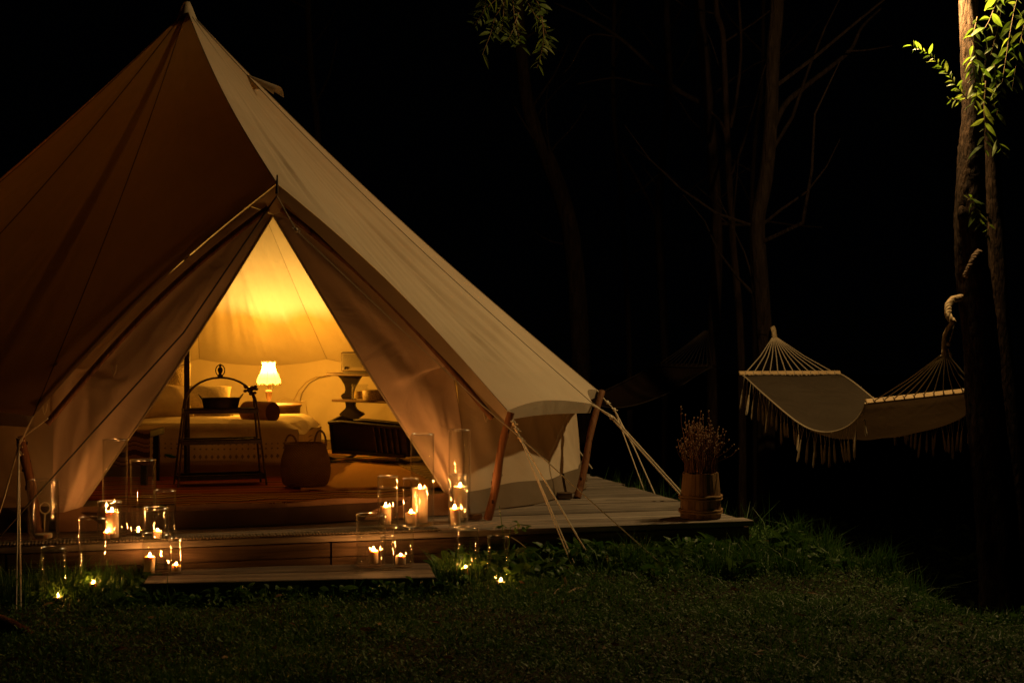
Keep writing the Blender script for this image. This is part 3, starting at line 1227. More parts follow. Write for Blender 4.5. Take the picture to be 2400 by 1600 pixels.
# ---- metal shelf (etagere)
fl_, fr_ = G(417, 1145, FLO), G(625, 1138, FLO)
et = thing('metal_shelf', 'dark wrought iron arched shelf with three trays before the bed', 'shelf', (fl_ + fr_) / 2)
ex = (fr_ - fl_)
ew = ex.length
exn = ex.normalized()
eyn = Vector((-exn.y, exn.x, 0))
mid = (fl_ + fr_) / 2


def E(x, y, z):
    return mid + exn * x + eyn * y + Vector((0, 0, z - FLO))


hw = ew / 2
for yb, yt, nmz in ((0, .06, 'front_arch'), (.20, .14, 'rear_arch')):
    pts = []
    for i in range(9):
        s = i / 8
        pts.append(E(-hw + (hw - .215) * s, yb + (yt - yb) * s, FLO + .50 * s))
    for i in range(1, 16):
        an = math.pi - math.pi * i / 16
        pts.append(E(.215 * math.cos(an), yt + (.10 - yt) * math.sin(an), .505 + .165 * math.sin(an)))
    for i in range(9):
        s = 1 - i / 8
        pts.append(E(hw - (hw - .215) * s, yb + (yt - yb) * s, FLO + .50 * s))
    mb = MB()
    mb.tube(pts, .0065, 8)
    mb.build(nmz, IRON_SHINE, et, True)
for z, wx, y0, y1 in ((.455, .222, .035, .175), (.27, .235, .02, .19), (.055, .262, .005, .205)):
    mb = MB()
    mb.box(E(0, (y0 + y1) / 2, z), (wx * 2, y1 - y0, .006), Matrix.Rotation(math.atan2(exn.y, exn.x), 3, 'Z'), 0)
    rim = [E(-wx, y0, z), E(wx, y0, z), E(wx, y1, z), E(-wx, y1, z), E(-wx, y0, z)]
    rim = [p + Vector((0, 0, .024)) for p in rim]
    mb.tube(rim, .0055, 6)
    for i in range(4):
        p, q = rim[i], rim[i + 1]
        cc = (p + q) / 2 - Vector((0, 0, .012))
        ln = (q - p).length
        mb.box(cc, (ln, .003, .026), Matrix.Rotation(math.atan2((q - p).y, (q - p).x), 3, 'Z'), 0)
    mb.build('tray', IRON, et, True)
top = E(0, .10, .67)
mb = MB()
mb.lathe([(.004, .0), (.016, .002), (.018, .012), (.008, .022), (.014, .036), (.017, .048), (.012, .060), (.006, .066), (.008, .074), (.006, .082), (0, .085)], top, 16)
mb.tube([top + exn * (.028 * math.cos(t * math.pi / 8)) + Vector((0, 0, .044 + .034 * math.sin(t * math.pi / 8))) for t in range(17)], .0035, 6)
mb.build('finial', IRON, et, True)
# flower ornament tied to arch
orn = E(.175, .07, .595)
mb = MB()
orr = random.Random(3)
for i in range(16):
    mb.blob(orn + Vector((orr.uniform(-.05, .045), orr.uniform(-.02, .02), orr.uniform(-.026, .022))), (.013, .011, .009), 7, 5, Matrix.Rotation(orr.random() * 3, 3, 'X'))
tag(mb.build('flower_garland', simple('dried_flowers', (.03, .015, .01), (.08, .04, .02), .9), None), 'dark dried flower cluster on the shoulder of the iron shelf', 'flowers')
# basin on top tray
bs = E(.005, .105, .461)
basin = thing('metal_basin', 'dark oval metal basin on the top tray of iron shelf', 'basin', bs)
mb = MB()
prof = [(.0, .001), (.098, .001), (.104, .02), (.118, .08), (.122, .086), (.118, .084), (.112, .075), (.098, .012), (0, .010)]
vs = []
mb.lathe(prof, (0, 0, 0), 36)
mb.v = [tuple(bs + exn * p[0] + eyn * (p[1] * .52) + Vector((0, 0, p[2]))) for p in mb.v]
mb.build('bowl', IRON, basin, True)
for sg in (-1, 1):
    mb = MB()
    mb.tube([bs + exn * sg * .108 + eyn * y + Vector((0, 0, z)) for (y, z) in ((-.02, .07), (-.02, .095), (0, .108), (.02, .095), (.02, .07))], .0035, 6)
    mb.v = [tuple(Vector(p) + exn * sg * (Vector(p).z - bs.z - .07) * .7) for p in mb.v]
    mb.build('handle', IRON_SHINE, basin, True)

# ---- seagrass basket
bb = G(716, 1138, .025)
SEAGRASS = None
a = N('seagrass')
v = a.coord('Object')
s_ = a.n('ShaderNodeSeparateXYZ')
a.t.links.new(v, s_.inputs[0])
an_ = a.math('ARCTAN2', s_.outputs[1], s_.outputs[0])
w1 = a.math('SINE', a.math('MULTIPLY', an_, 46))
w2 = a.math('SINE', a.math('MULTIPLY', s_.outputs[2], 420))
wv = a.math('MULTIPLY', w1, w2)
col = a.mix(a.noise(v, 20, 4), (.24, .14, .06), (.42, .27, .12))
col = a.mix(a.math('MULTIPLY_ADD', wv, .25, .25), col, (.14, .075, .03))
SEAGRASS = a.surf(a.principled(col, .85, .15, 0, a.bump(wv, 1.0, .006)))
bk = thing('seagrass_basket', 'round woven seagrass belly basket with two loop handles', 'basket', bb)
mb = MB()
mb.lathe([(0, .002), (.118, .002), (.135, .015), (.148, .06), (.152, .105), (.150, .115), (.147, .118), (.150, .122), (.146, .16), (.132, .205), (.122, .24), (.122, .256), (.118, .258), (.114, .24), (.124, .20), (.138, .15), (.142, .08), (.12, .012), (0, .012)], bb, 48)
mb.build('body', SEAGRASS, bk, 'all')
for sg, hh in ((-1, .075), (1, .095)):
    mb = MB()
    c0 = bb + Vector((sg * .082, .05 * sg, .235))
    mb.tube([c0 + Vector((.036 * math.cos(t * math.pi / 10), .01 * math.sin(t), hh * math.sin(t * math.pi / 10))) for t in range(11)], .006, 6)
    mb.build('handle', SEAGRASS, bk, True)

# ---- drum side table, lamp
dt = P(648, 945, 11.02)
drum = thing('drum_table', 'dark round drum side table carrying the lamp', 'side table', (dt.x, dt.y, FLO))
mb = MB()
mb.lathe([(0, FLO), (.165, FLO), (.172, .04), (.165, .08), (.165, .33), (.172, .345), (.176, .40), (.176, .405), (0, .405)], (dt.x, dt.y, 0), 40)
mb.build('drum', MIDWOOD, drum, True)
DTZ = .425
mb = MB()
mb.lathe([(0, .405), (.18, .405), (.186, .410), (.186, .420), (.18, DTZ), (0, DTZ)], (dt.x, dt.y, 0), 40)
mb.build('top', simple('table_top', (.20, .12, .055), (.28, .17, .08), .5, 8), drum, True)
mb = MB()
mb.lathe([(.167, .20), (.171, .205), (.171, .235), (.167, .24)], (dt.x, dt.y, 0), 40)
mb.build('band', IRON, drum, True)

lx, ly = (630 - W0) * 11.02 / FP, 11.02
lamp = thing('table_lamp', 'lit table lamp with scalloped bell shade on the drum table', 'lamp', (lx, ly, DTZ))
CER = simple('lamp_ceramic', (.30, .17, .07), (.50, .32, .14), .18, 14, (1, 1, .4), spec=.6)
mb = MB()
mb.lathe([(0, DTZ), (.018, DTZ), (.020, DTZ + .008), (.012, DTZ + .016), (.013, DTZ + .022), (.020, DTZ + .05), (.025, DTZ + .08), (.024, DTZ + .098), (.014, DTZ + .112), (.009, DTZ + .12), (.014, DTZ + .128), (.015, DTZ + .15), (.010, DTZ + .155), (.010, DTZ + .175), (0, DTZ + .176)], (lx, ly, 0), 24)
mb.build('base', CER, lamp, True)
mb = MB()
mb.tube([(lx + .02, ly, DTZ + .115), (lx + .032, ly, DTZ + .118), (lx + .030, ly, DTZ + .135)], .003, 6)
mb.build('switch', IRON, lamp, True)
SZ0, SZ1 = DTZ + .146, DTZ + .312
mb = MB()


def shade(s, q):
    an = 2 * math.pi * s
    lob = abs(math.sin(an * 4))
    r = float(np.interp(q, [0, .08, .2, .35, .5, .62, .75, .9, 1], [.084, .087, .085, .075, .062, .053, .047, .044, .046]))
    r *= 1 + .045 * (lob - .5) * (1 - .5 * q)
    z = SZ0 + (SZ1 - SZ0) * q
    if q < .25:
        z += (.016 * lob - .008) * (1 - q / .25)
    if q > .85:
        z -= .011 * (1 - lob) * ((q - .85) / .15)
        r *= 1 + .10 * ((q - .85) / .15)
    return Vector((lx + r * math.cos(an), ly + r * math.sin(an), z))


mb.grid(shade, 96, 24)
a = N('lamp_shade_silk')
tl = a.n('ShaderNodeBsdfTranslucent')
tl.inputs[0].default_value = (.86, .70, .36, 1)
tp = a.n('ShaderNodeBsdfTransparent')
tp.inputs[0].default_value = (.92, .66, .24, 1)
df = a.n('ShaderNodeBsdfDiffuse')
df.inputs[0].default_value = (.75, .6, .35, 1)
SHADE = a.surf(a.mixs(.84, a.mixs(.15, tl.outputs[0], df.outputs[0]), tp.outputs[0]))
sh = mb.build('lamp_shade', SHADE, lamp, 'all')
mb = MB()
mb.tube([shade(i / 96, 0) for i in range(97)], .0022, 5)
mb.build('bottom_trim', simple('trim', (.10, .05, .02)), sh, True)
mb = MB()
for i in range(8):
    mb.tube([shade((i + .0) / 8, q / 12) for q in range(13)], .0011, 4)
mb.build('ribs', simple('shade_rib', (.35, .22, .08)), sh, True)['kind'] = 'stuff'
bl_ = bpy.data.lights.new('lamp_bulb', 'POINT')
bl_.energy = 58
bl_.color = (1.0, .56, .11)
bl_.shadow_soft_size = .010
blo = bpy.data.objects.new('lamp_bulb', bl_)
COL.objects.link(blo)
blo.parent = lamp
blo.location = (0, 0, SZ1 - DTZ - .048)
# cable with charger on the drum
cab = thing('charging_cable', 'pale cable with plug hanging off the drum table', 'cable', P(720, 948, 10.84))
mb = MB()
mb.tube([P(648, 943, 10.84), P(663, 932, 10.84), P(676, 937, 10.84), P(695, 940, 10.84), P(704, 942, 10.84)], .0022, 5)
mb.tube([P(716, 944, 10.84), P(719, 960, 10.84), P(721, 972, 10.84), P(727, 980, 10.84), P(724, 996, 10.84), P(727, 1016, 10.84)], .0022, 5)
mb.tube([P(727, 978, 10.84), P(735, 985, 10.84), P(748, 985, 10.84), P(752, 998, 10.84)], .002, 5)
mb.build('cord', simple('pale_cable', (.6, .48, .3)), cab, True)
MB().box(P(709, 941, 10.84), (.036, .014, .010), None, .002).build('plug', simple('plug_white', (.65, .55, .38)), cab)

# ---- shelf stand with scalloped sides, radio, jar, tin
sA, sB = P(782, 900, 10.98), P(985, 900, 10.5)
sA.z = sB.z = 0
sd = (sB - sA)
sn = sd.normalized()
sp = Vector((-sn.y, sn.x, 0))
st = thing('side_stand', 'dark wooden stand with scalloped sides and a middle shelf', 'stand', (sA.x, sA.y, FLO))
RS = Matrix.Rotation(math.atan2(sn.y, sn.x), 3, 'Z')
TOPZ = .645
MB().box((sA + sB) / 2 + sp * .10 + Vector((0, 0, TOPZ)), (sd.length + .10, .26, .022), RS, .006).build('top_board', MIDWOOD, st)
MIDZ = .452
MB().box((sA + sB) / 2 + sp * .10 + Vector((0, 0, MIDZ)), (sd.length + .03, .21, .018), RS, .004).build('shelf_board', MIDWOOD, st)
OUT = [(405, -190, 185), (425, -192, 180), (450, -175, 170), (500, -125, 130), (560, -85, 95), (600, -70, 70), (640, -65, 55), (675, -75, 50), (700, -115, 50), (720, -128, 60), (740, -118, 70), (765, -95, 78), (800, -68, 72), (830, -60, 70), (860, -58, 74), (885, -66, 88), (910, -95, 120), (935, -125, 180), (960, -150, 200), (1010, -120, 120), (1110, -110, 110), (1190, -150, 160), (1230, -160, 170)]
for base_ in (sA + sn * .075, sB - sn * .05):
    mb = MB()
    kpx = 10.95 / FP / 5.6
    tdir = Vector((.97, -.24, 0))
    nd_ = Vector((-tdir.y, tdir.x, 0))
    n = len(OUT)
    cb = base_ + sp * .10
    for yo in (-.012, .012):
        for sd_ in (1, 2):
            for row_ in OUT:
                z = max(FLO + .002, CZ - (800 + row_[0] / 5.6 - YH) * 10.95 / FP)
                z = min(z, TOPZ - .011)
                mb.v.append(tuple(cb + tdir * (row_[sd_] * kpx) + nd_ * yo + Vector((0, 0, z))))
    o = 2 * n
    for i in range(n - 1):
        mb.f += [(i, i + 1, n + i + 1, n + i), (o + i, o + n + i, o + n + i + 1, o + i + 1), (i, o + i, o + i + 1, i + 1), (n + i, n + i + 1, o + n + i + 1, o + n + i)]
    mb.build('side_panel', DARKWOOD, st)
# radio
rc = P(832, 840, 10.86)
rad = thing('radio', 'old wooden radio with ribbed speaker grille on the stand', 'radio', (rc.x, rc.y, TOPZ + .012))
rb = Vector((rc.x + .03, rc.y, TOPZ + .011 + .082))
MB().box(rb, (.27, .09, .145), RS, .008).build('cabinet', simple('radio_wood', (.07, .04, .022), (.10, .058, .03), .35, 20, (1, 8, 8)), rad, True)
fd = -sp
MB().box(rb + fd * .046, (.252, .006, .128), RS, .002).build('face', simple('radio_face', (.22, .17, .11), (.26, .20, .13), .6), rad)
for i in range(13):
    MB().box(rb + fd * .0505 - sn * .022 + Vector((0, 0, .052 - i * .0072)), (.185, .003, .0032), RS).build('grille_slat', simple('grille', (.07, .045, .025)) if i == 0 else bpy.data.materials['grille'], rad)
for dx in (-.09, .108):
    mb = MB()
    mb.lathe([(.010, 0), (.010, .012), (.0, .013)], rb + fd * .05 + sn * dx + Vector((0, 0, -.045)), 14, fd)
    mb.build('knob', IRON, rad, True)
MB().box(rb + fd * .0505 - sn * .088 + Vector((0, 0, -.044)), (.026, .003, .008), RS).build('badge', simple('badge', (.75, .66, .45), metal=.3), rad)
MB().box(rb + Vector((0, 0, -.078)), (.24, .075, .011), RS).build('foot', DARKWOOD, rad)
# jar and tin on the middle shelf
jb = sA + sn * .185 + sp * .08 + Vector((0, 0, MIDZ + .0095))
jar = thing('glass_jar', 'clear glass jar on the middle shelf of the stand', 'jar', jb)
mb = MB()
mb.lathe([(0, 0), (.058, 0), (.062, .006), (.062, .085), (.060, .09), (.060, .094), (.064, .095), (.064, .112), (.060, .112), (.057, .092), (.058, .008), (0, .006)], jb, 28)
mb.build('glass', GLASS, jar, True)
mb = MB()
mb.lathe([(0, .007), (.04, .007), (.042, .03), (.04, .06), (0, .062)], jb, 18)
mb.build('contents', simple('jar_contents', (.50, .36, .16), (.30, .2, .08), .8, 25), jar, True)
tb = sA + sn * .345 + sp * .06 + Vector((0, 0, MIDZ + .0095))
a = N('floral_tin')
v = a.coord('Object')
f = a.noise(v, 42, 3, .5, 1.5)
FLORAL = a.surf(a.principled(a.ramp(f, [(.44, (.55, .42, .24)), (.5, (.16, .10, .06)), (.56, (.50, .37, .2))]), .5, .3))
tin = thing('floral_bowl', 'round flower patterned tin beside the glass jar', 'tin', tb)
mb = MB()
mb.lathe([(0, 0), (.082, 0), (.086, .006), (.090, .07), (.086, .074), (0, .076)], tb, 32)
mb.build('body', FLORAL, tin, True)

# ---- cradle
cA, cB = P(772, 1000, 10.72), P(946, 1000, 10.4)
cA.z = cB.z = .04
cd = cB - cA
cn = cd.normalized()
cp = Vector((-cn.y, cn.x, 0))
cr = thing('wooden_cradle', 'dark wooden rocking cradle with turned spindles at the back', 'cradle', (cA + cB) / 2)
LEN, WID = cd.length, .26


def Cc(x, y, z):
    return cA + cn * x + cp * y + Vector((0, 0, z))


def panel(pts, th, nrm):
    mb = MB()
    n = len(pts)
    mb.v = [tuple(p) for p in pts] + [tuple(p + nrm * th) for p in pts]
    mb.f = [tuple(range(n)), tuple(reversed(range(n, 2 * n)))] + [(i, i + n, (i + 1) % n + n, (i + 1) % n) for i in range(n)]
    return mb


# long front side: rails, spindles, full board added to darken the gaps between them
for yb, yt, sgn in ((.04, -.01, 1), (WID - .04, WID + .01, -1)):
    mb = MB()
    mb.tube([Cc(0, yt, .265), Cc(.12, yt, .272), Cc(LEN, yt, .245)], .013, 8)
    mb.build('top_rail', DARKWOOD, cr, True)
    mb = MB()
    mb.tube([Cc(.015, yb, .055), Cc(LEN - .015, yb, .045)], .013, 8)
    mb.build('bottom_rail', DARKWOOD, cr, True)
    panel([Cc(.01, yb + .012, .05), Cc(LEN * .985, yb + .012, .045), Cc(LEN * .985, yt + .012, .25), Cc(.01, yt + .012, .262)], .010, cp).build('side_board', DARKWOOD, cr)
    for i in range(5):
        x = LEN * (.61 + .075 * i)
        mb = MB()
        p0, p1 = Cc(x, yb, .05), Cc(x, yt, .255)
        prf = [.005, .009, .006, .010, .011, .008, .006, .010, .006]
        mb.tube([p0.lerp(p1, j / 8) for j in range(9)], prf, 8)
        mb.build('spindle', simple('spindle_wood', (.022, .012, .008), (.03, .017, .010), .22, spec=.6) if (i == 0 and sgn == 1) else bpy.data.materials['spindle_wood'], cr, True)
for x0 in (0, LEN):
    panel([Cc(x0, .03, .04), Cc(x0, WID - .03, .04), Cc(x0, WID + .012, .275), Cc(x0, WID / 2, .31), Cc(x0, -.012, .275)], .016, cn).build('end_board', DARKWOOD, cr)
    mb = MB()
    pts = [Cc(x0 + .01, WID / 2 - .22 + .44 * i / 14, .022 + .045 * (2 * i / 14 - 1) ** 2 - .03) for i in range(15)]
    mb.tube(pts, .014, 8)
    mb.build('rocker', DARKWOOD, cr, True)
panel([Cc(0.02, .04, .05), Cc(LEN - .02, .04, .05), Cc(LEN - .02, WID - .04, .05), Cc(.02, WID - .04, .05)], .01, Vector((0, 0, -1))).build('floor_board', DARKWOOD, cr)
# a thin curved brown cord along the back wall
mb = MB()
mb.tube([P(688, 938, 11.75), P(700, 915, 11.8), P(718, 895, 11.82), P(740, 884, 11.82), P(768, 880, 11.8)], .004, 6)
tag(mb.build('wall_seam_cord', simple('seam_cord', (.28, .2, .1)), None, True), 'curved cord sewn along the back wall of the tent', 'cord')

# ------------------------------------------------------------------ glass vases and candles
def vase(label, px, py, topy, wpx, z=0.0, d=None, tilt=(0, 0), grp='glass cylinder vases'):
    b0 = G(px, py, z) if d is None else P(px, py, d)
    d = b0.y
    r = wpx * d / FP / 2
    h = (py - topy) * d / FP
    b0 = b0 + Vector((0, 0, .001))
    axv = Vector((tilt[0], tilt[1], 1)).normalized()
    th = max(.0022, r * .05)
    bt = min(.014, h * .06)
    prof = [(0, .0), (r * .9, .0), (r * .985, .003), (r, .010), (r, h - .006), (r + th * .35, h - .004), (r + th * .3, h - .001), (r - th * .5, h), (r - th * 1.3, h - .001), (r - th * 1.35, h - .004), (r - th, h - .006), (r - th, bt + .004), (r - th - .004, bt), (0, bt)]
    mb = MB()
    mb.lathe(prof, b0, 40, axv)
    o = mb.build('glass_vase', GLASS, None, True)
    for p in o.data.vertices:
        p.co = p.co - b0
    o.location = b0
    mb = MB()
    a1 = axv.orthogonal().normalized()
    a2 = axv.cross(a1)
    mb.tube([axv * (h + .0012) + (a1 * math.cos(q * math.pi / 24) + a2 * math.sin(q * math.pi / 24)) * (r - th * .5) for q in range(49)], .0021, 6)
    mb.build('rim', GLASS_RIM, o, True, local=True)
    tag(o, label, 'vase', grp)
    return b0 + axv * (bt + .001), r - th, h


def candle(label, base, r, h, tilt=(0, 0), lit=True, tea=False, small=False, grp='candles'):
    axv = Vector((tilt[0], tilt[1], 1)).normalized()
    t = thing('tealight' if tea else 'candle', label, 'candle', base, grp)
    crn = random.Random(int(base.x * 1000) + int(base.y * 777))
    mb = MB()
    if tea:
        mb.lathe([(0, .001), (r * .95, .001), (r, .003), (r, h), (r * .96, h), (r * .95, h * .6), (0, h * .6)], base, 24, axv)
        mb.build('tin_cup', TIN, t, True)
        mb = MB()
        mb.lathe([(0, h * .62), (r * .94, h * .62), (r * .94, h * .85), (r * .5, h * .80), (0, h * .80)], base, 24, axv)
        mb.build('wax', WAX, t, True)
        topz = h * .80
    else:
        n = 28
        dip = min(.008, r * .45)
        mb.lathe([(0, 0), (r * .97, 0), (r, .003), (r * .995, h * .5), (r, h - .005), (r * .96, h - .0015), (r * .88, h), (r * .72, h - dip * .7), (r * .35, h - dip), (0, h - dip)], base, n, axv)
        # uneven rim
        vs = []
        for p in mb.v:
            q = Vector(p)
            k = max(0, (q - base).dot(axv) - h * .8) / (h * .2)
            an = math.atan2(q.y - base.y, q.x - base.x)
            vs.append(tuple(q + axv * (.0022 * math.sin(2 * an + base.x * 40) * k)))
        mb.v = vs
        mb.build('wax', WAX, t, 'all')
        topz = h - dip
    wk = base + axv * topz
    mb = MB()
    mb.tube([wk, wk + Vector((.001, 0, .007))], .0011, 5)
    mb.build('wick', WICK, t, True)
    if lit:
        fh = .021 * (1 if not (tea or small) else .72)
        fr0 = .0056 * (1 if not (tea or small) else .85)
        f0 = wk + Vector((0, 0, .0045))
        mb = MB()
        prof = [(0, 0), (fr0 * .62, fh * .07), (fr0 * .95, fh * .2), (fr0, fh * .32), (fr0 * .82, fh * .5), (fr0 * .5, fh * .7), (fr0 * .2, fh * .88), (0, fh)]
        mb.lathe(prof, f0, 10)
        mb.build('flame', FLAME_T if tea else (FLAME_S if small else FLAME), t, 'all')


def pxr(px, d):
    return px * d / FP / 2


# left group on the deck
b, r, h = vase('tallest cylinder vase of the left group, empty, before the left flap', 270, 1256, 1031, 59)
b, r, h = vase('second tallest left cylinder vase holding a floating tealight', 335, 1253, 1078, 61)
candle('flat tealight burning inside the second tallest left vase', G(325, 1250), .024, .018, tea=True)
b, r, h = vase('wide empty cylinder vase at far left beside the slanted pole', 102, 1268, 1126, 72)
mb = MB()
mb.lathe([(0, .0), (.036, 0), (.038, .004), (.038, .018), (.034, .020), (0, .019)], b, 24)
tag(mb.build('unlit_candle', WAX, None, True), 'unlit flat candle in the wide far left vase', 'candle', 'candles')
b, r, h = vase('short wide vase with a lit pillar candle below the left flap', 257, 1266, 1176, 57)
candle('thick lit pillar candle with tall flame in the left group', b + Vector((.006, .016, 0)), pxr(31, 6.7), .118)
candle('small lit candle stub in front of the thick left pillar', b + Vector((-.006, -.030, 0)), pxr(16, 6.7), .030, small=True)
b, r, h = vase('slim straight vase at the right end of the left deck group', 386, 1254, 1150, 53)
b, r, h = vase('short clear vase with a low candle stub, left deck group', 365, 1266, 1191, 61)
candle('low lit candle stub in the short vase of the left deck group', b + Vector((.008, 0, 0)), pxr(20, 6.75), .034, small=True)
# left group on the step
b, r, h = vase('clear vase on the left end of the step with leaning candle', 366, 1344, 1252, 66, -.13)
candle('leaning lit candle on the left end of the step', b + Vector((-.030, -.004, 0)), pxr(25, 6.6), .066, (.06, 0))
b, r, h = vase('narrow shot vase with a candle on the left of the step', 413, 1343, 1263, 31, -.13)
candle('short lit candle filling the narrow vase on the step', b, pxr(22, 6.6), .028, small=True)
# left group on the grass
p7 = G(217, 1400, -.2)
b, r, h = vase('tall vase with low candle standing in left grass', 217, 1402, 1214, 64, d=p7.y)
candle('lit candle stub low in the left grass', b + Vector((.003, 0, .012)), pxr(22, 6.4), .040, small=True)
p8 = G(125, 1416, -.2)
b, r, h = vase('vase with a tealight sunk in grass at far left', 125, 1420, 1284, 60, d=p8.y)
candle('tealight glowing in the grass at the far left', b + Vector((.020, .0, .008)), .020, .016, tea=True)
# right group on the deck
b, r, h = vase('tall right cylinder vase holding the tallest pillar candle', 990, 1231, 1018, 56)
candle('tallest lit pillar candle in the right deck group', b + Vector((-.012, 0, 0)), pxr(36, 7.3), .168)
b, r, h = vase('tall cylinder vase against the right flap with raised candle', 1077, 1219, 1008, 53)
candle('thick lit pillar candle in the vase against the right flap', b + Vector((.004, 0, 0)), pxr(33, 7.35), .155)
b, r, h = vase('short cylinder vase before the right flap with tilted candle', 1074, 1239, 1113, 47)
candle('slightly tilted lit candle in the short vase by right flap', b + Vector((-.012, 0, 0)), pxr(22, 7.2), .084, (-.07, 0))
b, r, h = vase('medium cylinder vase at the left of the right deck group', 909, 1236, 1117, 49)
candle('medium lit candle in the leftmost vase of the right deck group', b + Vector((-.010, -.005, 0)), pxr(26, 7.2), .088)
b, r, h = vase('narrow bubbled vase at the front of the right deck group', 963, 1241, 1122, 37)
candle('lit candle in the narrow bubbled vase of the right group', b, pxr(26, 7.15), .066)
# right group on the step
b, r, h = vase('widest vase on the right end of the step', 870, 1326, 1206, 71, -.13)
candle('lit candle in the widest vase on the step', b + Vector((.012, -.012, 0)), pxr(22, 6.8), .058)
b, r, h = vase('medium vase at the extreme right of the step', 946, 1328, 1235, 48, -.13)
candle('short lit candle at the extreme right of the step', b + Vector((-.014, 0, 0)), pxr(25, 6.8), .040, small=True)
b, r, h = vase('narrow empty shot vase between two vases on the step', 907, 1335, 1257, 31, -.13)
# right group in the grass
d18 = 6.76
b, r, h = vase('tall vase with a candle stub in the grass below deck edge', 1096, 1360, 1238, 53, d=d18)
candle('lit candle stub in the grass below the deck edge', b + Vector((-.010, 0, .008)), pxr(20, 6.7), .036, small=True)
d19 = 6.60
b, r, h = vase('vase with a tealight in grass, nearest the guy rope', 1167, 1382, 1258, 50, d=d19)
candle('tealight glowing in the grass nearest the guy rope', b + Vector((.012, -.005, .008)), .020, .016, (.12, 0), tea=True)

# ------------------------------------------------------------------ barrel planter with twigs
bp = G(1642, 1212)
bar = thing('barrel_planter', 'small wooden stave barrel with hoops on the deck corner', 'barrel', bp)
BR0, BR1, BH = .104, .091, .228
NSt = 16
for i in range(NSt):
    a0, a1 = 2 * math.pi * (i + .03) / NSt, 2 * math.pi * (i + .97) / NSt
    jit = .002 * math.sin(i * 5.3)
    mb = MB()
    vs = []
    zt = BH + .003 * math.sin(i * 3.7)
    for (z, r) in ((.002, BR0), (BH * .3, BR0 * .995), (BH * .65, BR0 * .95), (zt, BR1)):
        for rr in (r + jit, r - .012):
            for an in (a0, (a0 + a1) / 2, a1):
                k = 1.008 if an not in (a0, a1) else 1
                vs.append(bp + Vector((rr * k * math.cos(an), rr * k * math.sin(an), z)))
    fs = []
    for q in range(3):
        o = q * 6
        fs += [(o, o + 1, o + 7, o + 6), (o + 1, o + 2, o + 8, o + 7), (o + 3, o + 9, o + 10, o + 4), (o + 4, o + 10, o + 11, o + 5), (o, o + 6, o + 9, o + 3), (o + 2, o + 5, o + 11, o + 8)]
    fs += [(18, 19, 22, 21), (19, 20, 23, 22), (0, 3, 4, 1), (1, 4, 5, 2)]
    mb.add(vs, fs)
    mb.build('stave', BARRELWOOD, bar)
HOOP = wood('willow_hoop', (.20, .11, .05), (.36, .22, .10), (.48, .32, .15), .55, 'X', 3, .1, .3, .002)
for z, r in ((.030, BR0 + .004), (.042, BR0 + .004), (.098, BR0 * .985 + .005), (.112, BR0 * .98 + .005)):
    mb = MB()
    mb.tube([bp + Vector((r * math.cos(t * math.pi / 20), r * math.sin(t * math.pi / 20), z + .002 * math.sin(t))) for t in range(41)], .0058, 7)
    mb.build('hoop', HOOP, bar, True)
MB().lathe([(0, .19), (.085, .19)], bp, 24).build('soil', LAWN_SOIL, bar)
tw = thing('dry_twigs', 'bunch of dry budded twigs standing in the barrel', 'twigs', bp + Vector((0, 0, .19)))
TWIG = simple('twig', (.15, .07, .035), (.27, .14, .075), .7, 30)
BUD = simple('bud', (.34, .22, .14), (.46, .32, .21), .7, 40)
trn = random.Random(11)
for i in range(150):
    an = trn.uniform(0, 6.283)
    rr = .078 * math.sqrt(trn.random())
    x0, y0 = rr * math.cos(an), rr * math.sin(an)
    H = trn.uniform(.20, .37) * (1 - .25 * rr / .08)
    if i < 5:
        H = .34 + .02 * (i % 3)
    sp_ = trn.uniform(.05, .28)
    lx_ = x0 * sp_ * 2.2 + trn.uniform(-.03, .03)
    ly_ = y0 * sp_ * 2 + trn.uniform(-.03, .03)
    if i in (20, 40, 60):
        lx_, H = .17, .15 + .02 * (i / 20)
    p0 = bp + Vector((x0, y0, .18))
    p3 = p0 + Vector((lx_, ly_, H))
    p1 = p0.lerp(p3, .4) + Vector((-lx_ * .25 + trn.uniform(-.01, .01), 0, .02))
    p2 = p0.lerp(p3, .75) + Vector((trn.uniform(-.012, .012), 0, .01))
    mb = MB()
    mb.tube([p0, p1, p2, p3], [.0022, .002, .0017, .0014], 4)
    to = mb.build('twig', TWIG, tw, True)
    mb = MB()
    mb.blob(p3, (.0042, .0042, .005), 6, 4)
    for q in range(3):
        s = trn.uniform(.25, .95)
        pp = p1.lerp(p3, s) + Vector((trn.uniform(-.004, .004), -.002, 0))
        mb.blob(pp, (.003, .003, .004), 5, 3)
    mb.build('buds', BUD, to, True)['kind'] = 'stuff'

# ------------------------------------------------------------------ hammocks
HCLOTH = canvas_mat('hammock_cloth', (.18, .14, .095), (.25, .20, .14), .72, .6, 5, (1, 1, 1))
HCLOTH_DIMMED = canvas_mat('dimmed_hammock_cloth', (.035, .022, .015), (.05, .032, .022), .03, .35, 4)  # hammock cloth darkened in its colour to stand for weak light
HCORD = simple('hammock_cord', (.42, .34, .22), (.52, .43, .29), .85, 80, bump=.5, bdist=.002, bscale=200)
# one tassel mesh shared by all
mbT = MB()
mbT.tube([(-.022, 0, 0), (-.014, 0, -.035), (0, 0, -.065)], .0016, 4)
mbT.tube([(.022, 0, 0), (.014, 0, -.038), (0, 0, -.065)], .0016, 4)
mbT.blob((0, 0, -.070), (.006, .006, .009), 7, 5)
for k in range(6):
    an = k * 1.047
    mbT.tube([(.003 * math.cos(an), .003 * math.sin(an), -.074), (.0055 * math.cos(an), .0055 * math.sin(an), -.105), (.0065 * math.cos(an + .4), .0065 * math.sin(an + .4), -.145 - .008 * (k % 3))], [.0028, .003, .0022], 4)


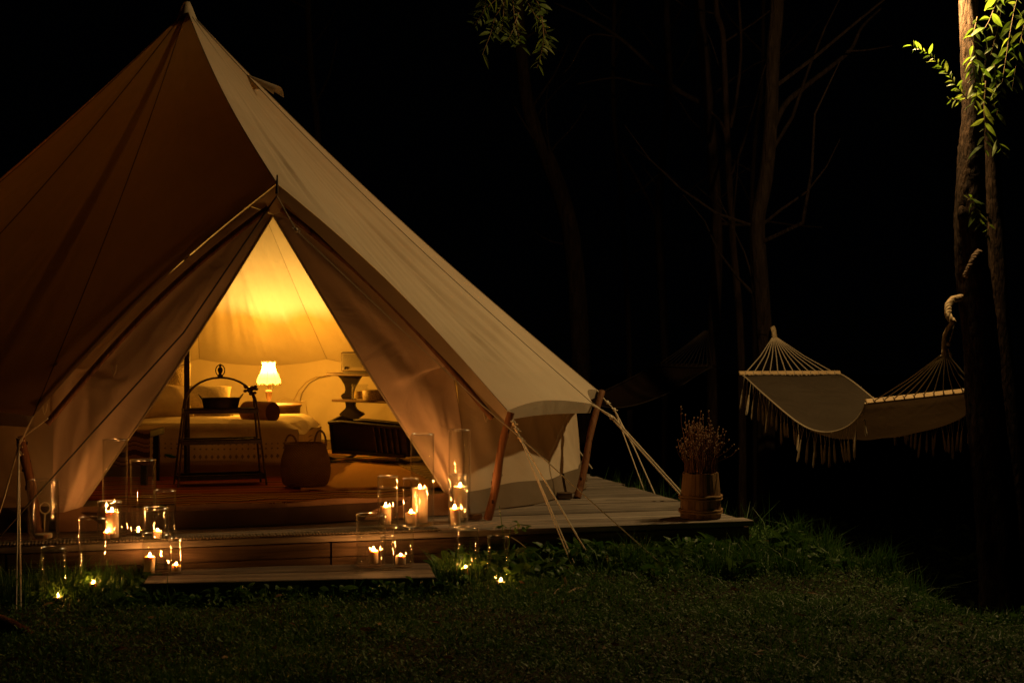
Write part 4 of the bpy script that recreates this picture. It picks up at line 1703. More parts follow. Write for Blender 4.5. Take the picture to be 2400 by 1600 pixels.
def hammock(label, gR, gL, barR, barL, half, tiltR, sag, tassels, seed, cloth_mat=None, HCORD=HCORD, BARWOOD=BARWOOD):
    hr = random.Random(seed)
    t = thing('hammock', label, 'hammock', (barR + barL) / 2 + Vector((0, 0, -.3)), 'hammocks by the river bank')
    axis = (barL - barR)
    axis.z = 0
    axis.normalize()
    pr = Vector((axis.y, -axis.x, 0))
    if pr.x < 0:
        pr = -pr
    ends = {}
    for nm, c, tl_, g in (('R', barR, tiltR, gR), ('L', barL, 0.0, gL)):
        e0 = c - pr * half + Vector((0, 0, -tl_))
        e1 = c + pr * half + Vector((0, 0, tl_))
        ends[nm] = (e0, e1)
        dirv = (e1 - e0).normalized()
        rot = Vector((1, 0, 0)).rotation_difference(dirv).to_matrix()
        mb = MB()
        mb.box(c, ((e1 - e0).length + .03, .034, .018), rot @ Matrix.Rotation(R(52) * (1 if rot[1][1] > 0 else -1), 3, 'X'), .004)
        bo = mb.build('spreader_bar', BARWOOD, t)
        for i in range(12):
            p = e0.lerp(e1, (i + .5) / 12)
            mb = MB()
            mb.tube([g + dirv * ((i - 5.5) * .004), p.lerp(g, .5) + Vector((0, 0, -.006)), p], .0036, 5)
            mb.build('cord', HCORD, t, True)
            mb = MB()
            mb.tube([p + rot @ Vector((.002 * math.cos(q), .0155 * math.cos(q * math.pi / 4), .0165 * math.sin(q * math.pi / 4))) for q in range(9)], .0032, 5)
            mb.build('lashing', HCORD, bo, True)

    def cl(s, q):
        a0, a1 = ends['R']
        b0, b1 = ends['L']
        inset = .06
        ss = s
        p = a0.lerp(a1, q).lerp(b0.lerp(b1, q), .02 + .96 * ss)
        w = 4 * ss * (1 - ss)
        wa = (ss ** .72 * (1 - ss) ** 1.28) / (.36 ** .72 * .64 ** 1.28)
        p.z -= sag * wa + .085 * w * (4 * q * (1 - q)) ** .8 + .010 * w * mnoise.noise(Vector((ss * 4, q * 7, 3.3)))
        p.z -= .012
        p += Vector((0, 0, .004 * math.sin(9 * q + 12 * ss)))
        if ss < .015 or ss > .985:
            p.z -= .010 * abs(math.sin(q * 12 * math.pi)) * 0
        return p
    mb = MB()
    mb.slab(cl, 60, 24, (0, 0, -.003))
    co = mb.build('cloth', cloth_mat or HCLOTH, t, 'all')
    # loops joining cloth and bars
    for nm, s in (('R', .0), ('L', 1.0)):
        mb = MB()
        e0, e1 = ends[nm]
        for i in range(12):
            p = e0.lerp(e1, (i + .5) / 12)
            for dq in (-.03, .03):
                mb.tube([p, cl(s, min(1, max(0, (i + .5) / 12 + dq))) + Vector((0, 0, 0))], .003, 5)
        mb.build('edge_lacing', HCORD, t, True)
    for q in (0, 1):
        mb = MB()
        mb.tube([cl(i / 60, q) for i in range(61)], .005, 6)
        mb.build('edge_rope', HCORD, t, True)
    if tassels:
        for q in (0, 1):
            first = None
            for i in range(tassels):
                s = (i + .5) / tassels + hr.uniform(-.006, .006)
                p = cl(s, q) - t.location
                if first is None:
                    first = mbT.build('tassel', HCORD, t, True, local=True)
                    o = first
                else:
                    o = link_copy(TASSEL[0], t)
                if not TASSEL:
                    TASSEL.append(first)
                o.location = p
                o.rotation_euler = (hr.uniform(-.15, .15), hr.uniform(-.15, .15), math.atan2(axis.y, axis.x) + hr.uniform(-.4, .4))
                k = hr.uniform(.95, 1.5)
                o.scale = (hr.uniform(.7, 1.2), 1, k)
    return t, ends


TASSEL = []
gR = P(2213, 832, 8.20)
gL = P(1816, 792, 11.35)
hammock('cream fringed hammock hanging between two trees by the bank', gR, gL, Vector((2.44, 8.75, .577)), Vector((2.03, 10.9, .655)), .375, .035, .245, 30, 4)
hammock('dim second hammock hanging farther back in the dark', P(1180, 830, 12.6), P(1655, 775, 15.6), P(1262, 900, 12.9), P(1605, 856, 15.1), .34, .0, .25, 0, 6, HCLOTH_DIMMED, ROPE_DARK, DARKWOOD)  # cords and bars take dark colours too, in place of dim light
# ropes that tie the hammock
rt = thing('hammock_rope', 'thick twisted rope loop tying the hammock to the willow', 'rope', gR)


def twist(pts, r, turns, mat, parent, name='strand'):
    for ph in (0, 2.09, 4.19):
        mb = MB()
        out = []
        n = 60
        for i in range(n + 1):
            s = i / n
            p = poly(pts, s)
            q = poly(pts, min(1, s + .02)) - poly(pts, max(0, s - .02))
            q.normalize()
            a1 = q.orthogonal().normalized()
            b1 = q.cross(a1)
            an = ph + turns * 6.283 * s
            out.append(p + a1 * math.cos(an) * r * .55 + b1 * math.sin(an) * r * .55)
        mb.tube(out, r * .58, 6)
        mb.build(name, mat, parent, True)


twist([gR, P(2212, 815, 8.2), P(2215, 785, 8.18), P(2222, 770, 8.16), P(2234, 755, 8.14)], .013, 6, ROPE_HEMP, rt)
twist([P(2234, 755, 8.14), P(2222, 740, 8.16), P(2222, 715, 8.22), P(2232, 702, 8.3), P(2252, 697, 8.42)], .018, 5, ROPE_HEMP, rt)
mb = MB()
mb.blob(P(2215, 826, 8.19), (.022, .02, .03), 10, 8)
mb.blob(P(2224, 806, 8.18), (.014, .014, .014), 8, 6)
mb.tube([P(2224, 806, 8.18), P(2232, 780, 8.17), P(2240, 752, 8.15)], .004, 5)
mb.tube([P(2222, 818, 8.18), P(2228, 830, 8.17), P(2230, 838, 8.17)], .007, 6)
mb.build('knot', ROPE_HEMP, rt, True)
rt2 = thing('hammock_rope', 'short rope tying the far hammock end to the trunk', 'rope', gL)
twist([gL, P(1814, 778, 11.4), P(1812, 768, 11.45)], .018, 2, ROPE_HEMP, rt2)

# ------------------------------------------------------------------ trees
LEAF = None
a = N('willow_leaf')
g = a.n('ShaderNodeNewGeometry')
col = a.ramp(g.outputs['Random Per Island'], [(0, (.05, .09, .016)), (.5, (.09, .14, .028)), (1, (.16, .19, .06))])
d = a.n('ShaderNodeBsdfPrincipled')
a.set(d.inputs['Base Color'], col)
d.inputs['Roughness'].default_value = .45
d.inputs['Specular IOR Level'].default_value = .35
t_ = a.n('ShaderNodeBsdfTranslucent')
a.set(t_.inputs[0], a.mix(1, col, (1.2, 1.3, .5), 'MULTIPLY'))
LEAF = a.surf(a.mixs(.5, d.outputs[0], t_.outputs[0]))


def leaf(mb, base, dirv, L, w, rn, droop=.2):
    d = Vector(dirv).normalized()
    side = d.cross(Vector((rn.uniform(-1, 1), rn.uniform(-1, 1), rn.uniform(-.3, 1))))
    side = side.normalized() if side.length > 1e-3 else Vector((1, 0, 0))
    nrm = side.cross(d)
    pts = []
    for (s, ww) in ((0, .08), (.25, .8), (.5, 1), (.78, .6), (1, .03)):
        c = base + d * L * s + Vector((0, 0, -droop * L * s * s)) + nrm * (.05 * L * math.sin(3 * s))
        pts.append((c - side * w * ww / 2 + nrm * w * .12 * ww, c, c + side * w * ww / 2 + nrm * w * .12 * ww))
    vs = [p for tri in pts for p in tri]
    fs = []
    for i in range(4):
        o = i * 3
        fs += [(o, o + 1, o + 4, o + 3), (o + 1, o + 2, o + 5, o + 4)]
    mb.add(vs, fs)


def trunk_mesh(pts, rads, seed, n=14, sub=10, bump=.08):
    rn = random.Random(seed)
    k = len(pts)
    P2, R2 = [], []
    for i in range(k - 1):
        p0, p1, p2, p3 = pts[max(i - 1, 0)], pts[i], pts[i + 1], pts[min(i + 2, k - 1)]
        for j in range(sub):
            s = j / sub
            q = .5 * ((2 * p1) + (-p0 + p2) * s + (2 * p0 - 5 * p1 + 4 * p2 - p3) * s * s + (-p0 + 3 * p1 - 3 * p2 + p3) * s ** 3)
            P2.append(q)
            R2.append((rads[i] + (rads[i + 1] - rads[i]) * s))
    P2.append(pts[-1])
    R2.append(rads[-1])
    mb = MB()
    mb.tube(P2, R2, n)
    if bump:
        ph = rn.random() * 9
        new = []
        for i, v in enumerate(mb.v):
            ring, j = divmod(i, n)
            c = P2[ring]
            q = Vector(v) - c
            f = 1 + bump * (math.sin(3 * j * 6.283 / n + ring * .25 + ph) * .5 + math.sin(5 * j * 6.283 / n - ring * .13) * .4 + rn.uniform(-.4, .4))
            new.append(tuple(c + q * f))
        mb.v = new
    return mb


def ground_pt(px, d):
    x = (px - W0) * d / FP
    return Vector((x, d, gzf(x, d) - .1))


# the big willow on the right
wt = thing('willow_tree', 'leaning twin stemmed willow at the right carrying the hammock', 'tree', ground_pt(2345, 8.50))
tr_pts = [ground_pt(2352, 8.50), P(2345, 1380, 8.50), P(2318, 1050, 8.50), P(2303, 850, 8.49), P(2280, 650, 8.47), P(2272, 500, 8.45), P(2276, 380, 8.45), P(2280, 250, 8.45), P(2272, 60, 8.45), P(2268, -160, 8.45), P(2290, -700, 8.50), P(2250, -1300, 8.60)]
tr_r = [.14, .118, .108, .100, .092, .083, .072, .062, .053, .047, .038, .015]
trunk_mesh(tr_pts, tr_r, 1, 26, 14, .10).build('trunk', BARK, wt, 'all')
t2_pts = [ground_pt(2400, 8.75), P(2395, 1300, 8.75), P(2372, 1000, 8.72), P(2345, 760, 8.70), P(2335, 560, 8.68), P(2328, 380, 8.62), P(2318, 250, 8.55), P(2330, 60, 8.50), P(2350, -200, 8.50), P(2450, -800, 8.60)]
trunk_mesh(t2_pts, [.075, .062, .056, .052, .048, .044, .038, .032, .028, .012], 2, 18, 12, .1).build('stem', BARK, wt, 'all')
mb = MB()
mb.blob(P(2256, 500, 8.40), (.030, .03, .05), 12, 8)
mb.build('burl', BARK, wt, 'all')
lrn = random.Random(21)


def sprig(mbB, mbL, pts, n, L, w, rn, spread=1.0, size_end=.6, rad=.003):
    mbB.tube(pts, [rad * (1 - .7 * i / (len(pts) - 1)) for i in range(len(pts))], 5)
    for i in range(n):
        s = (i + .6) / n
        p = poly(pts, min(1, s))
        t = (poly(pts, min(1, s + .03)) - poly(pts, max(0, s - .03))).normalized()
        sd = t.cross(Vector((0, 1, .2))).normalized() * (1 if i % 2 else -1)
        dv = t * rn.uniform(.3, 1.0) + sd * rn.uniform(.5, 1.1) * spread + Vector((0, rn.uniform(-.5, .5), rn.uniform(-.35, .25)))
        k = L * rn.uniform(.45, 1.3) * (1 - (1 - size_end) * s)
        leaf(mbL, p, dv, k, w * k / L * rn.uniform(.8, 1.2), rn, rn.uniform(0, .35))


mbB, mbL = MB(), MB()
D1 = 8.36
sprig(mbB, mbL, [P(2268, 235, D1), P(2240, 200, D1 - .03), P(2215, 165, D1 - .05), P(2175, 125, D1 - .07), P(2135, 106, D1 - .08)], 38, .072, 0.020, lrn, .9, .6)
sprig(mbB, mbL, [P(2262, 234, D1), P(2235, 234, D1), P(2222, 232, D1)], 7, .05, 0.018, lrn)
sprig(mbB, mbL, [P(2400, -60, D1), P(2378, 20, D1), P(2365, 90, D1), P(2354, 160, D1), P(2345, 220, D1), P(2336, 270, D1)], 32, .085, 0.027, lrn, 1.0, .8)
sprig(mbB, mbL, [P(2345, -60, D1 - .05), P(2334, 10, D1 - .05), P(2318, 50, D1 - .05), P(2300, 80, D1 - .05)], 12, .09, 0.033, lrn, 1.0, .9)
sprig(mbB, mbL, [P(2276, 130, D1 - .02), P(2284, 180, D1 - .04), P(2290, 215, D1 - .05), P(2282, 250, D1 - .04)], 20, .07, 0.025, lrn, 1.0, .8)
sprig(mbB, mbL, [P(2310, 190, D1), P(2306, 250, D1 - .02), P(2308, 300, D1 - .02), P(2307, 355, D1 - .02)], 16, .085, 0.027, lrn, 1.1, .9)
sprig(mbB, mbL, [P(2290, 40, D1), P(2278, 95, D1 - .04), P(2290, 140, D1 - .05), P(2305, 175, D1 - .05)], 13, .08, 0.027, lrn, 1.0, .9)
sprig(mbB, mbL, [P(2268, 470, D1 - .05), P(2278, 462, D1 - .09), P(2285, 480, D1 - .1), P(2292, 508, D1 - .1), P(2300, 528, D1 - .09)], 22, .066, 0.022, lrn, 1.1, .8)
sprig(mbB, mbL, [P(2316, 500, D1 + .1), P(2318, 530, D1 - .02), P(2310, 555, D1 - .03)], 6, .06, 0.025, lrn)
sprig(mbB, mbL, [P(2330, 150, D1), P(2336, 200, D1), P(2330, 250, D1)], 12, .07, 0.025, lrn)
sprig(mbB, mbL, [P(2335, 320, D1), P(2345, 345, D1), P(2352, 362, D1)], 4, .07, 0.025, lrn)
sprig(mbB, mbL, [P(2370, -80, D1 + .05), P(2352, -10, D1 + .05), P(2340, 60, D1 + .05), P(2322, 130, D1 + .02)], 16, .08, .026, lrn, 1.0, .8)
sprig(mbB, mbL, [P(2420, 10, D1), P(2400, 60, D1), P(2385, 130, D1), P(2372, 210, D1)], 14, .08, .026, lrn, 1.0, .8)
mbB.build('twigs', simple('willow_twig', (.10, .07, .03), (.15, .1, .05)), wt, True)['kind'] = 'stuff'
mbL.build('foliage', LEAF, wt)
# unseen crown above the frame, so the tree is whole from other places
mbL = MB()
for i in range(1500):
    th_, rr, hh = lrn.uniform(0, 6.283), lrn.uniform(.2, 1.7), lrn.uniform(4.4, 6.2)
    p = Vector((2.7 + rr * math.cos(th_), 8.8 + rr * math.sin(th_), hh))
    leaf(mbL, p, Vector((lrn.uniform(-1, 1), lrn.uniform(-1, 1), -1.2)), .12, .02, lrn)
mbL.build('crown', LEAF, wt)
rp_ = thing('tree_rope', 'old twisted rope wound round the willow between its stems', 'rope', P(2275, 610, 8.36))
twist([P(2296, 588, 8.36), P(2284, 600, 8.35), P(2276, 618, 8.35), P(2262, 648, 8.37)], .016, 4, simple('old_rope', (.10, .07, .045), (.16, .11, .07), .9, 60), rp_)

# hooded lantern on the willow
fx = thing('tree_lantern', 'lit lantern under a metal hood high on the willow trunk', 'lamp', LAMP)
mb = MB()
mb.lathe([(0, .15), (.03, .148), (.05, .135), (.10, .105), (.125, .09), (.125, .086), (.098, .100), (.045, .128), (0, .132)], LAMP, 28)
mb.build('hood', IRON, fx, True)
mb = MB()
mb.tube([LAMP + Vector((0, 0, .145)), LAMP + Vector((.02, .02, .21)), P(2268, -110, 8.45)], .010, 8)
mb.build('bracket', IRON, fx, True)
mb = MB()
mb.tube([LAMP + Vector((0, 0, .065)), LAMP + Vector((0, 0, .135))], .016, 10)
mb.build('socket', IRON, fx, True)

# background trees
def bgtree(label, trunk, rads, d, limbs=(), seed=1, mat=None, crown=True):
    base = ground_pt(trunk[-1][0], d)
    t = thing('bare_tree', label, 'tree', base, 'bare trees in the dark background')
    pts = [base] + [P(x, y, d) for (x, y) in reversed(trunk)]
    r = [q * d / FP / 2 for q in reversed(rads)]
    last = pts[-1]
    pts += [last + Vector((.05, .1, 1.6)), last + Vector((-.1, .1, 3.6))]
    r = [r[0] * 1.25] + r + [r[-1] * .7, .01]
    trunk_mesh(pts, r, seed, 12, 8, .06).build('trunk', mat or BARK_FAR, t, 'all')
    for (lp_, lr) in limbs:
        lpts = [P(x, y, d - .0 + .08 * i * (1 if seed % 2 else -1)) for i, (x, y) in enumerate(lp_)]
        trunk_mesh(lpts, [q * d / FP / 2 for q in lr], seed + 7, 8, 8, .05).build('limb', mat or BARK_FAR, t, 'all')
    brn = random.Random(seed * 31)
    for q in range(9):
        i0 = brn.randint(2, len(pts) - 3)
        b0 = pts[i0].lerp(pts[i0 + 1], brn.random())
        dv = Vector((brn.uniform(-1, 1), brn.uniform(-.5, .5), brn.uniform(.15, 1.0)))
        ln = brn.uniform(.5, 1.7)
        bp_ = [b0]
        for w in range(4):
            dv = dv + Vector((brn.uniform(-.35, .35), 0, brn.uniform(-.25, .35)))
            bp_.append(bp_[-1] + dv.normalized() * ln / 4)
        mbq = MB()
        r0 = brn.uniform(.007, .018)
        mbq.tube(bp_, [r0, r0 * .8, r0 * .6, r0 * .4, r0 * .2], 6)
        mbq.build('branch', mat or BARK_FAR, t, True)
    if crown:
        rn = random.Random(seed * 13)
        mbL = MB()
        tp = pts[-1]
        for i in range(260):
            p = tp + Vector((rn.gauss(0, .8), rn.gauss(0, .8), rn.gauss(.2, .7)))
            leaf(mbL, p, Vector((rn.uniform(-1, 1), rn.uniform(-1, 1), -.8)), .16, .03, rn)
        mbL.build('crown', LEAF, t)
    return t


bgtree('bare trunk left of the hammock with long limb arching left', [(1640, -10), (1655, 180), (1668, 330), (1680, 560), (1672, 870)], [24, 25, 26, 28, 30], 15.8,
       [([(1668, 262), (1640, 240), (1590, 212), (1520, 150), (1450, 88), (1370, 40), (1300, 8)], [13, 12, 11, 9, 8, 6, 4]),
        ([(1610, 225), (1560, 205), (1500, 196), (1440, 183), (1350, 198)], [7, 6, 5, 4, 2]),
        ([(1450, 88), (1380, 85), (1340, 150), (1318, 175)], [5, 4, 3, 2])], 3)
bgtree('slender forked trunk just left of the hammock tree', [(1678, -10), (1695, 90), (1705, 330), (1718, 560), (1738, 870)], [12, 13, 15, 16, 18], 14.5,
       [([(1712, 300), (1728, 220), (1737, 110), (1732, 0)], [9, 8, 7, 6]), ([(1702, 320), (1688, 285), (1665, 262)], [9, 7, 5])], 4)
bgtree('thick leaning trunk holding the far end of the hammock', [(1822, -10), (1812, 120), (1806, 300), (1795, 420), (1776, 520), (1782, 640), (1792, 780), (1795, 860)], [32, 32, 32, 34, 34, 35, 38, 40], 11.55,
       [([(1812, 300), (1840, 245), (1885, 205), (1950, 155), (1995, 115), (2020, 65), (2065, 20)], [16, 14, 13, 11, 9, 7, 5]),
        ([(1985, 120), (2030, 118), (2090, 108)], [5, 4, 2])], 5, BARK_DIMMED)
bgtree('faint trunk leaning left below the hanging leaves', [(1215, -10), (1225, 150), (1240, 260), (1270, 340), (1320, 470), (1345, 600), (1360, 870)], [26, 28, 32, 36, 40, 42, 46], 17.5,
       [([(1262, 345), (1235, 300), (1205, 250)], [6, 5, 3])], 6)
bgtree('thin dark trunk in the middle distance, far behind', [(1562, -10), (1568, 200), (1552, 380), (1545, 540), (1560, 870)], [16, 18, 18, 20, 22], 19.0,
       [([(1560, 560), (1520, 470), (1470, 380), (1430, 320)], [10, 8, 6, 4])], 7)
bgtree('very thin straight trunk right of the tent ridge', [(1440, -10), (1438, 250), (1458, 480), (1475, 870)], [10, 11, 12, 14], 18.0, [], 8)
bgtree('dim trunk beyond the tent peak at upper left', [(722, -10), (730, 180), (745, 330), (760, 800)], [14, 15, 16, 20], 20.0, [([(735, 250), (770, 180), (790, 90)], [6, 5, 3])], 9)
bgtree('slim trunk beside the thick hammock tree, farther back', [(1790, -10), (1786, 200), (1770, 330), (1762, 520), (1770, 870)], [9, 9, 10, 11, 12], 18.5, [], 10)
# willow sprays hanging at the top, on a branch of an overhanging tree
hb = thing('overhanging_branch', 'leafy willow branch hanging down at top centre', 'branch', P(1190, -40, 9.4))
mbB, mbL = MB(), MB()
hrn = random.Random(31)
Dh = 9.4
mbB.tube([P(1150, -1000, Dh), P(1190, -500, Dh), P(1200, -60, Dh), P(1195, -20, Dh)], [.05, .04, .014, .010], 8)
MB().tube([P(1150, -1000, Dh), P(1500, -1120, 9.2), P(1900, -1080, 8.9), P(2262, -960, 8.56)], [.05, .06, .065, .05], 10).build('limb', BARK, hb, True)
for pts, n in (([(1195, -30), (1150, 10), (1125, 40), (1112, 60)], 14), ([(1200, -20), (1160, 40), (1150, 80), (1130, 130)], 16), ([(1200, -20), (1205, 40), (1215, 80), (1222, 110)], 16),
               ([(1215, -30), (1250, 30), (1275, 60), (1285, 100)], 16), ([(1270, 40), (1275, 90), (1268, 130), (1258, 160)], 18), ([(1240, -30), (1262, 10), (1270, 50)], 10), ([(1180, -20), (1180, 40), (1175, 70)], 10),
               ([(1140, -40), (1138, 10), (1132, 30)], 8), ([(1215, 30), (1200, 75), (1190, 95)], 9)):
    sprig(mbB, mbL, [P(x, y, Dh + hrn.uniform(-.2, .2)) for (x, y) in pts], int(n * 1.5), .085, .021, hrn, .8, .8, .004)
mbB.build('twigs', bpy.data.materials['willow_twig'], hb, True)['kind'] = 'stuff'
mbL.build('foliage', LEAF, hb)

# ------------------------------------------------------------------ grass, weeds, litter
def mass(name, verts, tris, mat, label, cat):
    me = bpy.data.meshes.new(name)
    verts = np.ascontiguousarray(verts, dtype=np.float32)
    tris = np.ascontiguousarray(tris, dtype=np.int32)
    me.vertices.add(len(verts))
    me.vertices.foreach_set('co', verts.ravel())
    me.loops.add(tris.size)
    me.loops.foreach_set('vertex_index', tris.ravel())
    me.polygons.add(len(tris))
    me.polygons.foreach_set('loop_start', np.arange(0, tris.size, 3, dtype=np.int32))
    me.update(calc_edges=True)
    me.materials.append(mat)
    o = bpy.data.objects.new(name, me)
    COL.objects.link(o)
    return tag(o, label, cat, None, 'stuff')


def grass_mat(name, stops, rough=.5, spec=.35, trans=.3):
    a = N(name)
    g = a.n('ShaderNodeNewGeometry')
    v = a.coord('Object')
    patch = a.noise(v, 1.6, 4)
    mixv = a.math('MULTIPLY_ADD', g.outputs['Random Per Island'], .55, a.math('MULTIPLY', patch, .5))
    col = a.ramp(mixv, stops)
    b = a.n('ShaderNodeBsdfPrincipled')
    a.set(b.inputs['Base Color'], col)
    b.inputs['Roughness'].default_value = rough
    b.inputs['Specular IOR Level'].default_value = spec
    t = a.n('ShaderNodeBsdfTranslucent')
    a.set(t.inputs[0], col)
    return a.surf(a.mixs(trans, b.outputs[0], t.outputs[0]))


GRASS = grass_mat('grass_blade', [(.15, (0.029, 0.091, 0.012)), (.45, (0.061, 0.165, 0.022)), (.75, (0.105, 0.220, 0.035)), (.92, (0.210, 0.244, 0.070))])
CLOVER = grass_mat('clover_leaf', [(.15, (0.038, 0.104, 0.016)), (.5, (0.076, 0.177, 0.028)), (.85, (0.147, 0.256, 0.060))], .6, .25, .25)
WEED = grass_mat('weed_leaf', [(.15, (0.032, 0.091, 0.014)), (.5, (0.063, 0.159, 0.022)), (.9, (0.116, 0.207, 0.035))], .5, .3, .3)
rg = np.random.default_rng(7)


def in_deck(x, y, m=0.0):
    rx, ry = x - DO.x, y - DO.y
    u = rx * U.x + ry * U.y
    v_ = rx * V.x + ry * V.y
    return (u < UR + m) & (v_ > -.01 - m)


def in_step(x, y, m=0.0):
    rx, ry = x - s0.x, y - s0.y
    u = rx * su.x + ry * su.y
    v_ = rx * sv.x + ry * sv.y
    return (u > -m) & (u < sl + m) & (v_ > -m) & (v_ < .6)


def scatter(n, y0, y1):
    y = rg.uniform(y0 ** 2, y1 ** 2, n) ** .5
    x = rg.uniform(-.40, .40, n) * y
    keep = ~in_deck(x, y) & ~in_step(x, y)
    keep &= (x - np.interp(y, _ey, _ex)) < .75
    return x[keep], y[keep]


def blades(x, y, L, w, lean, zoff=-.004):
    n = len(x)
    z = gz(x, y) + zoff
    an = rg.uniform(0, 2 * np.pi, n)
    la = rg.uniform(0, 2 * np.pi, n)
    ln = np.abs(rg.normal(0, lean, n))
    dx, dy = np.cos(la) * ln, np.sin(la) * ln
    wx, wy = np.cos(an) * w / 2, np.sin(an) * w / 2
    V_ = np.empty((n, 5, 3))
    for i, (s, ww) in enumerate(((0, 1), (0, -1), (.55, .8), (.55, -.8), (1, 0))):
        V_[:, i, 0] = x + wx * ww + dx * L * s * s
        V_[:, i, 1] = y + wy * ww + dy * L * s * s
        V_[:, i, 2] = z + L * s * (1 - .35 * np.minimum(ln, 1.2) * s)
    o = (np.arange(n) * 5)[:, None]
    T = np.concatenate([o + np.array([[0, 1, 3]]), o + np.array([[0, 3, 2]]), o + np.array([[2, 3, 4]])], 0)
    return V_.reshape(-1, 3), T


def join(parts):
    vs, ts, o = [], [], 0
    for v_, t_ in parts:
        vs.append(v_)
        ts.append(t_ + o)
        o += len(v_)
    return np.concatenate(vs), np.concatenate(ts)


def discs(x, y, z, r, tilt):
    """small folded leaflets"""
    n = len(x)
    an = rg.uniform(0, 2 * np.pi, n)
    ca, sa = np.cos(an), np.sin(an)
    tx, ty = rg.normal(0, tilt, n), rg.normal(0, tilt, n)
    loc = np.array([(0, 0), (.55, .42), (1.25, .30), (1.5, 0), (1.25, -.30), (.55, -.42)])
    V_ = np.empty((n, 6, 3))
    for i, (p, q) in enumerate(loc):
        lx_ = (p * ca - q * sa) * r
        ly_ = (p * sa + q * ca) * r
        V_[:, i, 0] = x + lx_
        V_[:, i, 1] = y + ly_
        V_[:, i, 2] = z + lx_ * tx + ly_ * ty + abs(q) * r * .35
    o = (np.arange(n) * 6)[:, None]
    T = np.concatenate([o + np.array([[0, 1, 2]]), o + np.array([[0, 2, 3]]), o + np.array([[0, 3, 4]]), o + np.array([[0, 4, 5]])], 0)
    return V_.reshape(-1, 3), T


x, y = scatter(270000, 4.3, 9.6)
pat = np.sin(x * 3.1 + 1.7 * np.sin(y * 2.3)) * np.sin(y * 4.1 + 1.3 * np.sin(x * 3.7)) + .6 * np.sin(x * 11 + 3 * np.sin(y * 6)) * np.sin(y * 13 + 2 * np.sin(x * 9))
keep = rg.uniform(0, 1, len(x)) < np.clip(.72 + .34 * pat, .18, 1)
x, y, pat = x[keep], y[keep], pat[keep]
L = (rg.gamma(5, .0048, len(x)) + .007) * np.clip(.95 + .42 * pat, .45, 1.8)
g1 = blades(x, y, L, rg.uniform(.0022, .0045, len(x)), 1.1)
mass('grass', *g1, GRASS, 'short dark mown grass of the lawn before the deck', 'grass')
x, y = scatter(95000, 4.3, 9.6)
z = gz(x, y) + rg.uniform(.004, .030, len(x))
mass('clover', *discs(x, y, z, rg.uniform(.0055, .0115, len(x)), .55), CLOVER, 'tiny clover leaves scattered through the lawn', 'clover')

# taller grass along deck edge, step, bank edge
parts = []


def band(n, fn, Lr, lean, w=(.003, .006)):
    x, y = fn(n)
    keep = ~in_deck(x, y) & ~in_step(x, y)
    x, y = x[keep], y[keep]
    L = rg.uniform(Lr[0], Lr[1], len(x)) * rg.uniform(.5, 1, len(x))
    parts.append(blades(x, y, L, rg.uniform(w[0], w[1], len(x)), lean))


def along_deck(u0, u1, dmax):
    def fn(n):
        u = rg.uniform(u0, u1, n)
        d = np.abs(rg.normal(0, dmax / 2, n)) + .01
        return DO.x + U.x * u - V.x * d, DO.y + U.y * u - V.y * d
    return fn


band(4200, along_deck(-.2, 1.9, .5), (.03, .12), .9)
band(1500, along_deck(.5, 1.9, .5), (.05, .16), .9)
band(3400, along_deck(-2.6, -1.35, .34), (.06, .20), .8)


def along_step(n):
    u = rg.uniform(-.1, sl + .1, n)
    d = np.abs(rg.normal(0, .04, n)) + .005
    return s0.x + su.x * u - sv.x * d, s0.y + su.y * u - sv.y * d


band(1500, along_step, (.03, .085), .8)


def along_bank(n):
    y = rg.uniform(4.8, 9.2, n)
    x = np.interp(y, _ey, _ex) + rg.normal(-.02, .09, n)
    return x, y


band(4200, along_bank, (.03, .11), .9)


def clumps(n):
    cx = np.array([1.32, 1.55, 1.62, 1.75, 1.83, .95, .55, -.25, -1.95, -2.1, 1.1])
    cy = np.array([7.0, 8.2, 7.6, 7.05, 6.6, 6.95, 6.9, 6.75, 6.35, 6.2, 7.0])
    i = rg.integers(0, len(cx), n)
    return cx[i] + rg.normal(0, .05, n), cy[i] + rg.normal(0, .05, n)


band(2400, clumps, (.10, .24), .6)
mass('tall_grass', *join(parts), GRASS, 'taller grass tufts along the deck and the bank edge', 'grass')
# behind the deck edge
parts = []
n = 700
u = rg.uniform(UR + .02, UR + .22, n)
v_ = rg.uniform(.2, 3.2, n)
x, y = DO.x + U.x * u + V.x * v_, DO.y + U.y * u + V.y * v_
parts.append(blades(x, y, rg.uniform(.10, .34, n), rg.uniform(.003, .006, n), .6))
mass('edge_grass', *join(parts), GRASS, 'loose grass rising behind the right edge of the deck', 'grass')

# broad weeds
wrn = random.Random(77)
mb = MB()


def weed_clump(x, y, n, L, w):
    z = gzf(x, y)
    for i in range(n):
        an = wrn.uniform(0, 6.283)
        up = wrn.uniform(.3, 1.6)
        b0 = Vector((x + wrn.gauss(0, .02), y + wrn.gauss(0, .02), z + wrn.uniform(0, .05)))
        leaf(mb, b0, Vector((math.cos(an), math.sin(an), up)), L * wrn.uniform(.6, 1.2), w * wrn.uniform(.7, 1.2), wrn, wrn.uniform(.2, .6))


